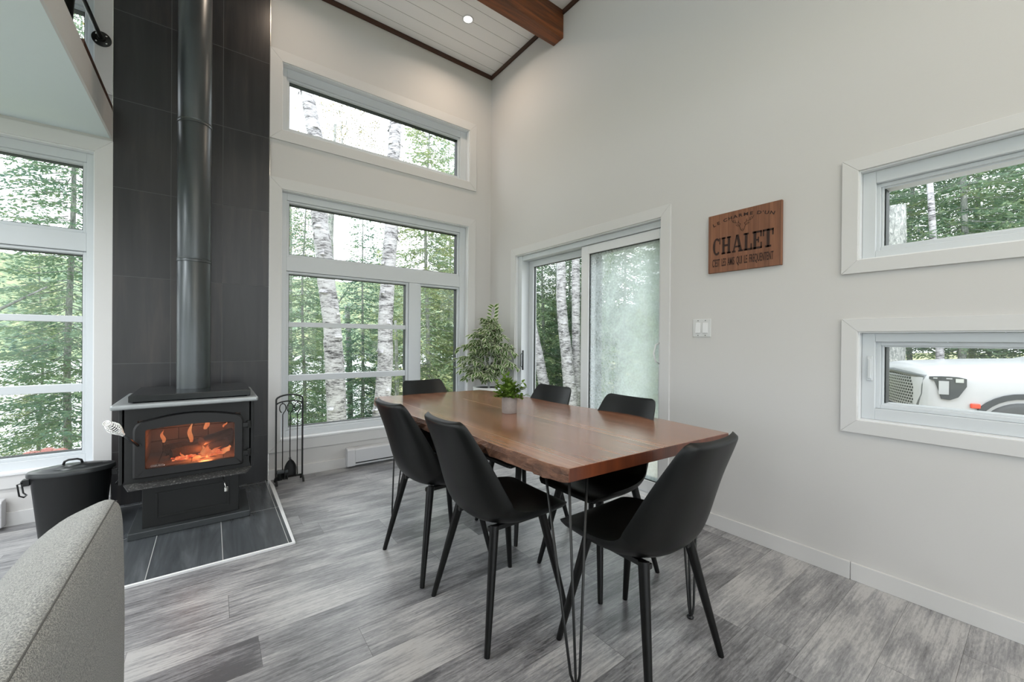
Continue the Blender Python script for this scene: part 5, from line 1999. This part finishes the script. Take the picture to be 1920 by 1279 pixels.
birch('birch_tree', [(1.86, 7.5, -1.5), (1.775, 7.5, -0.29), (1.70, 7.5, 1.12), (1.676, 7.5, 1.49), (1.59, 7.5, 2.13), (1.54, 7.5, 2.68), (1.45, 7.5, 3.39), (1.39, 7.5, 4.60), (1.26, 7.5, 5.32), (1.2, 7.5, 7.0)],
      [0.175, 0.165, 0.150, 0.145, 0.140, 0.135, 0.128, 0.115, 0.105, 0.08], 'thick white birch leaning left outside the dining window', 34, seed=1)
birch('birch_tree', [(2.50, 7.5, -1.5), (2.55, 7.5, -0.28), (2.62, 7.5, 0.62), (2.626, 7.5, 1.52), (2.67, 7.5, 2.5), (2.727, 7.5, 3.25), (2.75, 7.5, 4.5), (2.785, 7.5, 5.2), (2.83, 7.5, 7.2)],
      [0.165, 0.155, 0.140, 0.135, 0.128, 0.122, 0.115, 0.108, 0.09], 'white birch with peeling bark, right one in the dining window', 44, seed=2)
birch('birch_tree', [(2.95, 11.0, -1.8), (2.9, 11.0, 0.6), (2.84, 11.0, 2.0)], [0.075, 0.07, 0.06], 'thin white birch just right of the leaning birch', 4, seed=3)
birch('young_tree', [(3.42, 9.8, -1.8), (3.46, 9.8, 0.5), (3.5, 9.8, 2.2)], [0.05, 0.045, 0.035], 'thin grey trunk left of the peeling birch', 0, mat='bark', seed=4)
birch('young_tree', [(3.55, 9.2, -1.8), (3.50, 9.2, 0.2), (3.46, 9.2, 1.6)], [0.05, 0.05, 0.03], 'mossy thin trunk close to the peeling birch', 0, mat='bark', seed=5)
birch('birch_tree', [(8.0, 9.0, -1.0), (8.0, 9.08, -0.15), (8.0, 9.35, 0.7), (8.0, 9.6, 1.45), (8.0, 9.95, 2.6), (8.0, 10.2, 4.0)], [0.17, 0.16, 0.15, 0.14, 0.12, 0.1], 'birch leaning left at left edge of the clear door pane', 24, seed=6)
birch('birch_tree', [(8.0, 7.9, -1.0), (8.0, 7.97, -0.35), (8.0, 8.10, 0.6), (8.0, 8.27, 1.5), (8.0, 8.37, 2.35), (8.0, 8.4, 5)], [0.19, 0.18, 0.165, 0.15, 0.14, 0.1], 'ragged birch in the middle of the clear door pane', 50, seed=7)
birch('birch_tree', [(8.4, 8.15, -1.0), (8.4, 8.15, 1.0), (8.4, 8.2, 3.6), (8.4, 8.2, 6)], [0.13, 0.125, 0.115, 0.09], 'straight birch just left of the door meeting stile', 14, seed=8)
birch('grey_tree', [(11.4, 2.02, -0.6), (11.4, 2.0, 1.0), (11.4, 1.98, 4.0)], [0.26, 0.24, 0.2], 'thick grey trunk left of the truck in the lower small window', 0, mat='bark', seed=9)
birch('birch_tree', [(12.0, 1.30, -0.6), (12.0, 1.36, 1.2), (12.0, 1.52, 4.5)], [0.07, 0.065, 0.05], 'thin pale birch rising behind the truck hood', 0, seed=10)
birch('maple_tree', [(2.35, 10.5, -1.8), (2.33, 10.5, 1.2), (2.3, 10.5, 3.6), (2.4, 10.5, 6.4)], [0.10, 0.09, 0.07, 0.03], 'sparse yellowing tree between the birches against the sky', 0, mat='bark', seed=11,
      crown=[((2.2, 10.5, 4.6), 0.9, 600), ((2.6, 10.5, 5.8), 1.1, 900), ((1.8, 10.4, 3.4), 0.7, 380), ((2.7, 10.6, 6.8), 1.1, 700), ((3.3, 10.6, 6.3), 0.8, 420)], limbs=((3.4, 0.3, 1.2, 1.6, 0.035), (3.9, 2.9, 1.2, 1.4, 0.03), (4.6, 0.2, 1.0, 1.0, 0.02)))
birch('maple_tree', [(-4.3, 8.0, -1.5), (-4.0, 8.0, 1.2), (-3.6, 8.0, 3.6), (-3.4, 8.0, 5.4)], [0.13, 0.11, 0.09, 0.05], 'spreading tree with yellow leaves at upper left of the left window', 0, mat='bark', seed=12,
      crown=[((-2.9, 7.8, 3.4), 0.75, 620), ((-2.3, 7.8, 4.0), 0.75, 620), ((-3.0, 7.9, 4.5), 0.9, 640), ((-2.5, 7.9, 2.9), 0.5, 180), ((-2.1, 7.9, 5.2), 1.0, 500)], limbs=((1.2, 0.0, 3.0, 0.85, 0.06), (2.4, 0.0, 2.6, 0.25, 0.05), (3.2, 0.2, 2.2, 0.5, 0.04)))
birch('maple_tree', [(1.35, 10.0, -1.8), (1.36, 10.0, 1.2), (1.35, 10.0, 4.6)], [0.08, 0.07, 0.04], 'thin leafy tree left of the leaning birch', 0, mat='bark', seed=13,
      crown=[((1.3, 10.0, 3.2), 0.7, 380), ((1.25, 10.0, 4.4), 0.6, 300)])

# hydrangea under the left window
hy = empty('hydrangea_bush', (-1.0, 4.42, gz(-0.93, 4.42)))
tag(hy, 'pink hydrangea blooms just outside the left window', 'shrub')
H0 = Vector(hy.location)
rg = random.Random(9)
ms, ml = MB(), MB()
for (x_, y_, z_, r_) in ((-1.04, 4.40, 0.298, 0.050), (-0.97, 4.44, 0.306, 0.045), (-0.90, 4.40, 0.300, 0.045), (-1.12, 4.42, 0.280, 0.045)):
    c = Vector((x_, y_, z_)) - H0
    mb = MB()
    for k in range(150):
        d = Vector((rg.gauss(0, 1), rg.gauss(0, 1), rg.gauss(0, 0.8) + 0.2)).normalized()
        p = c + Vector((d.x, d.y, d.z * 0.7)) * r_
        t1 = d.orthogonal().normalized()
        t2 = d.cross(t1)
        q = 0.011
        mb.add([p + t1 * q + d * .003, p + t2 * q, p - t1 * q + d * .003, p - t2 * q], [(0, 1, 2, 3)])
    mb.build('bloom', M['pink'], hy, fix=False)
    ms.tube([(0, 0, 0), (c.x * 0.6, c.y * 0.6, c.z * 0.5), tuple(c)], 0.006, 6)
    for k in range(10):
        a_ = rg.uniform(0, 6.28)
        leaf(ml, Vector((c.x * .8, c.y * .8, c.z * rg.uniform(.35, .85))), Vector((math.cos(a_), math.sin(a_), 0.1)), Vector((0, 0, 1)), 0.10, 0.03, False)
ms.build('stems', M['bark'], hy)
ml.build('foliage', M['herb_green'], hy, fix=False)

# ---------------------------------------------------------------- white truck
TH = R(26)
fw = Vector((-math.sin(TH), math.cos(TH), 0))
GT = -0.36
wc = Vector((8.0, 0.185, 0))                      # front wheel, near side
tk = empty('pickup_truck', (0, 0, 0))
tag(tk, 'white truck with large black grille parked outside', 'truck')
# local frame: X forward, Y towards the house (near side), origin on ground under the front axle centre
rt = Vector((-fw.y, fw.x, 0))                    # left of forward = towards the house
ctr = wc - rt * 0.98
tk.matrix_world = Matrix(((fw.x, rt.x, 0, ctr.x), (fw.y, rt.y, 0, ctr.y), (0, 0, 1, GT), (0, 0, 0, 1)))
white = simple('truck_paint', srgb(192, 194, 196), 0.25, 0, 0.01)
dk = simple('truck_black_plastic', srgb(74, 78, 80), 0.5, 0, 0.1)
gy = simple('truck_grille_grey', srgb(116, 120, 122), 0.35, 0.3, 0.1)


def cX(X):
    return X if X < 0.5 else 0.5 + (X - 0.5) * 0.76


def sect(X, zb, zs, zt, wb, ws, wt):
    X = cX(X)
    zt += 0.025
    """half cross-section bottom to centre top, mirrored."""
    h_ = [(wb * 0.96, zb), (wb, zb + 0.12), (ws, (zb + zs) / 2), (ws, zs - 0.05), (ws - 0.03, zs), (wt, (zs + zt) / 2 + 0.02), (wt * 0.8, zt - 0.01), (wt * 0.4, zt + 0.012)]
    pts = [(X, y, z) for y, z in h_] + [(X, 0, zt + 0.018)] + [(X, -y, z) for y, z in reversed(h_)]
    return pts


st = [sect(1.03, 0.50, 0.98, 1.04, 0.62, 0.66, 0.50), sect(1.02, 0.36, 1.02, 1.12, 0.84, 0.86, 0.66), sect(0.97, 0.32, 1.06, 1.165, 0.94, 0.95, 0.76), sect(0.90, 0.32, 1.09, 1.195, 0.985, 0.99, 0.82), sect(0.74, 0.34, 1.11, 1.215, 1.0, 1.0, 0.84), sect(0.45, 0.38, 1.12, 1.235, 1.0, 1.0, 0.85),
      sect(0.0, 0.42, 1.13, 1.262, 1.0, 1.0, 0.86), sect(-0.45, 0.42, 1.14, 1.278, 1.0, 1.0, 0.86), sect(-0.72, 0.42, 1.15, 1.285, 1.0, 1.0, 0.86), sect(-1.2, 0.42, 1.20, 1.60, 1.0, 1.0, 0.78), sect(-1.62, 0.42, 1.20, 1.86, 1.0, 1.0, 0.74),
      sect(-2.4, 0.42, 1.20, 1.92, 1.0, 1.0, 0.74), sect(-3.6, 0.42, 1.20, 1.90, 1.0, 1.0, 0.74), sect(-4.2, 0.42, 1.20, 1.80, 1.0, 0.98, 0.72), sect(-4.35, 0.5, 1.18, 1.3, 0.96, 0.95, 0.7)]
mb = MB()
mb.grid(st)
n = len(st[0])
mb.add(st[0], [tuple(range(n))])
mb.add(st[-1], [tuple(range(n))])
bd = mb.build('body', white, tk, smooth=True, angle=50)
md = bd.modifiers.new('ss', 'SUBSURF')
md.levels = md.render_levels = 1
# side glass and windscreen
for s_ in (-1, 1):
    mb = MB()
    mb.add([(-1.00, s_ * 0.952, 1.26), (-1.62, s_ * 0.86, 1.78), (-3.9, s_ * 0.86, 1.78), (-4.0, s_ * 0.952, 1.26), (-1.00, s_ * 0.93, 1.26), (-1.62, s_ * 0.838, 1.78), (-3.9, s_ * 0.838, 1.78), (-4.0, s_ * 0.93, 1.26)],
           [(0, 1, 2, 3), (4, 7, 6, 5), (0, 4, 5, 1), (1, 5, 6, 2), (2, 6, 7, 3), (3, 7, 4, 0)])
    mb.build('side_window', M['car_glass'], tk)
mb = MB()
mb.add([(-0.78, -0.74, 1.375), (-0.78, 0.74, 1.375), (-1.55, 0.66, 1.865), (-1.55, -0.66, 1.865), (-0.80, -0.74, 1.35), (-0.80, 0.74, 1.35), (-1.57, 0.66, 1.84), (-1.57, -0.66, 1.84)],
       [(0, 1, 2, 3), (7, 6, 5, 4), (0, 4, 5, 1), (1, 5, 6, 2), (2, 6, 7, 3), (3, 7, 4, 0)])
mb.build('windscreen', M['car_glass'], tk)
# grille: curved panel with honeycomb relief
def front_x(y, z):
    return cX(1.085) - 0.07 * (abs(y) / 0.80) ** 2.4 - 0.03 * max(0, z - 0.95) / 0.2


t = NT('honeycomb')
v = t.coords()
o = t.sep(v)
zz = t.math('FRACT', t.math('MULTIPLY', o[2], 24.0))
yy = t.math('FRACT', t.math('ADD', t.math('MULTIPLY', o[1], 16.0), t.math('MULTIPLY', t.math('FLOOR', t.math('MULTIPLY', o[2], 24.0)), 0.5)))
m1 = t.math('MULTIPLY', t.math('GREATER_THAN', zz, 0.32), t.math('GREATER_THAN', yy, 0.28))
t.bsdf(t.mix(m1, srgb(190, 192, 194), srgb(70, 74, 76)), 0.3, 0.4, m1, 0.5, 0.02)
rows = []
for i in range(9):
    z_ = 0.60 + 0.48 * i / 8
    hw = 0.70 + 0.14 * (i / 8)
    rows.append([(front_x(hw * (j / 8 - 1), z_), hw * (j / 8 - 1), z_) for j in range(17)])
mb = MB().grid(rows)
gb = mb.build('grille', t.m, tk, smooth=True, fix=False)
md = gb.modifiers.new('s', 'SOLIDIFY')
md.thickness = 0.03
mb = MB()
zlo, zhi = 0.52, 1.10
pts = []
loop = [(-0.72, 0.59), (0, 0.57), (0.72, 0.59), (0.85, 0.84), (0.86, 1.07), (0, 1.11), (-0.86, 1.07), (-0.85, 0.84), (-0.72, 0.59)]
dl = []
for i in range(len(loop) - 1):
    for k in range(6):
        u_ = k / 6
        dl.append((loop[i][0] * (1 - u_) + loop[i + 1][0] * u_, loop[i][1] * (1 - u_) + loop[i + 1][1] * u_))
mb.tube([(front_x(a, b) - 0.005, a, b) for a, b in dl + dl[:1]], 0.032, 8)
mb.build('grille_surround', gy, tk, smooth=True)


def side_pt(X, z, out=0.0):          # point on the near-side/front corner surface
    # corner curve between front and side
    y = 1.0 - 0.05 * max(0.0, (X - 0.65) / 0.19) ** 2.2
    return y + out


for s_ in (-1, 1):
    # headlamp: wraps round the corner
    mb = MB()
    XS = [0.955, 0.90, 0.82, 0.72, 0.62, 0.52]
    zt_ = [1.085, 1.09, 1.095, 1.095, 1.09, 1.07]
    zb_ = [1.05, 1.04, 0.80, 0.79, 0.83, 0.97]
    rows = [[(X_ + 0.0, s_ * (side_pt(X_, a) + 0.012), a), (X_, s_ * (side_pt(X_, b) + 0.012), b)] for X_, a, b in zip([cX(q_) for q_ in XS], zt_, zb_)]
    mb.grid(rows)
    hl = mb.build('headlight', dk, tk, fix=False)
    md = hl.modifiers.new('s', 'SOLIDIFY')
    md.thickness = 0.03
    md.offset = 0
    mb = MB()
    for X0_, X1_, a, b in ((0.86, 0.74, 1.035, 0.86), (0.66, 0.56, 1.07, 1.02), (0.92, 0.70, 1.075, 1.06)):
        X0_, X1_ = cX(X0_), cX(X1_)
        mb.grid([[(X0_, s_ * (side_pt(X0_, a) + 0.034), a), (X0_, s_ * (side_pt(X0_, a) + 0.034), b)], [(X1_, s_ * (side_pt(X1_, a) + 0.034), a), (X1_, s_ * (side_pt(X1_, a) + 0.034), b)]])
    mb.build('lens', simple('lamp_glass_grey', srgb(196, 200, 202), 0.15, 0.3), hl, fix=False)
    # lower lamp / vent
    mb = MB()
    mb.box(0.70, 0.82, min(s_ * 0.92, s_ * 1.0), max(s_ * 0.92, s_ * 1.0), 0.52, 0.60)
    mb.build('fog_light', gy, tk, bevel=0.01)
    mb = MB()
    mb.box(0.385, 0.475, min(s_ * 0.97, s_ * 1.03), max(s_ * 0.97, s_ * 1.03), 0.70, 0.76)
    mb.build('marker_light', simple('orange_marker', srgb(238, 92, 70), 0.3), tk, bevel=0.012)
    # mirror
    mb = MB()
    mb.box(-1.25, -1.05, min(s_ * 1.02, s_ * 1.25), max(s_ * 1.02, s_ * 1.25), 1.30, 1.50)
    mb.build('mirror', white, tk, bevel=0.03)
    for X_ in (0.0, -3.1):
        # arch flare
        mb = MB()
        arcp = []
        for k in range(19):
            a_ = PI * k / 18 * 1.06 - 0.03 * PI
            arcp.append(a_)
        rows = [[(X_ + 0.49 * math.cos(a_), s_ * 0.985, 0.42 + 0.49 * math.sin(a_)), (X_ + 0.49 * math.cos(a_), s_ * 1.022, 0.42 + 0.49 * math.sin(a_)),
                 (X_ + 0.425 * math.cos(a_), s_ * 1.022, 0.42 + 0.425 * math.sin(a_)), (X_ + 0.425 * math.cos(a_), s_ * 0.985, 0.42 + 0.425 * math.sin(a_))] for a_ in arcp]
        mb.grid(rows)
        mb.build('arch_trim', dk, tk, smooth=True, angle=40)
        w_ = empty('wheel')
        w_.parent = tk
        w_.location = (X_, s_ * 0.93, 0.40)
        MB().lathe([(0.26, -0.11), (0.36, -0.12), (0.395, -0.09), (0.40, 0.0), (0.395, 0.09), (0.36, 0.12), (0.26, 0.11)], (0, 0, 0), 40, axis='y').build('tyre', simple('tyre_rubber', srgb(92, 94, 94), 0.8) if 'tyre' not in M else M['tyre'], w_, smooth=True, angle=60)
        mb = MB()
        mb.lathe([(0.235, 0.095), (0.262, 0.105), (0.262, -0.105), (0.235, -0.095)], (0, 0, 0), 36, axis='y')
        mb.lathe([(0.0, 0.10), (0.06, 0.10), (0.065, 0.06), (0, 0.06)], (0, 0, 0), 20, axis='y')
        for k in range(6):
            a_ = k * PI / 3
            c_, n2 = math.cos(a_), math.sin(a_)
            for yy_ in (0.085,):
                mb.add([(c_ * 0.05 - n2 * 0.03, yy_ * s_, n2 * 0.05 + c_ * 0.03), (c_ * 0.05 + n2 * 0.03, yy_ * s_, n2 * 0.05 - c_ * 0.03), (c_ * 0.24 + n2 * 0.045, yy_ * s_, n2 * 0.24 - c_ * 0.045), (c_ * 0.24 - n2 * 0.045, yy_ * s_, n2 * 0.24 + c_ * 0.045),
                        (c_ * 0.05 - n2 * 0.03, yy_ * s_ - 0.02 * s_, n2 * 0.05 + c_ * 0.03), (c_ * 0.05 + n2 * 0.03, yy_ * s_ - 0.02 * s_, n2 * 0.05 - c_ * 0.03), (c_ * 0.24 + n2 * 0.045, yy_ * s_ - 0.02 * s_, n2 * 0.24 - c_ * 0.045), (c_ * 0.24 - n2 * 0.045, yy_ * s_ - 0.02 * s_, n2 * 0.24 + c_ * 0.045)],
                       [(0, 1, 2, 3), (4, 7, 6, 5), (0, 4, 5, 1), (1, 5, 6, 2), (2, 6, 7, 3), (3, 7, 4, 0)])
        mb.build('rim', M['chrome'], w_, smooth=True, angle=40)
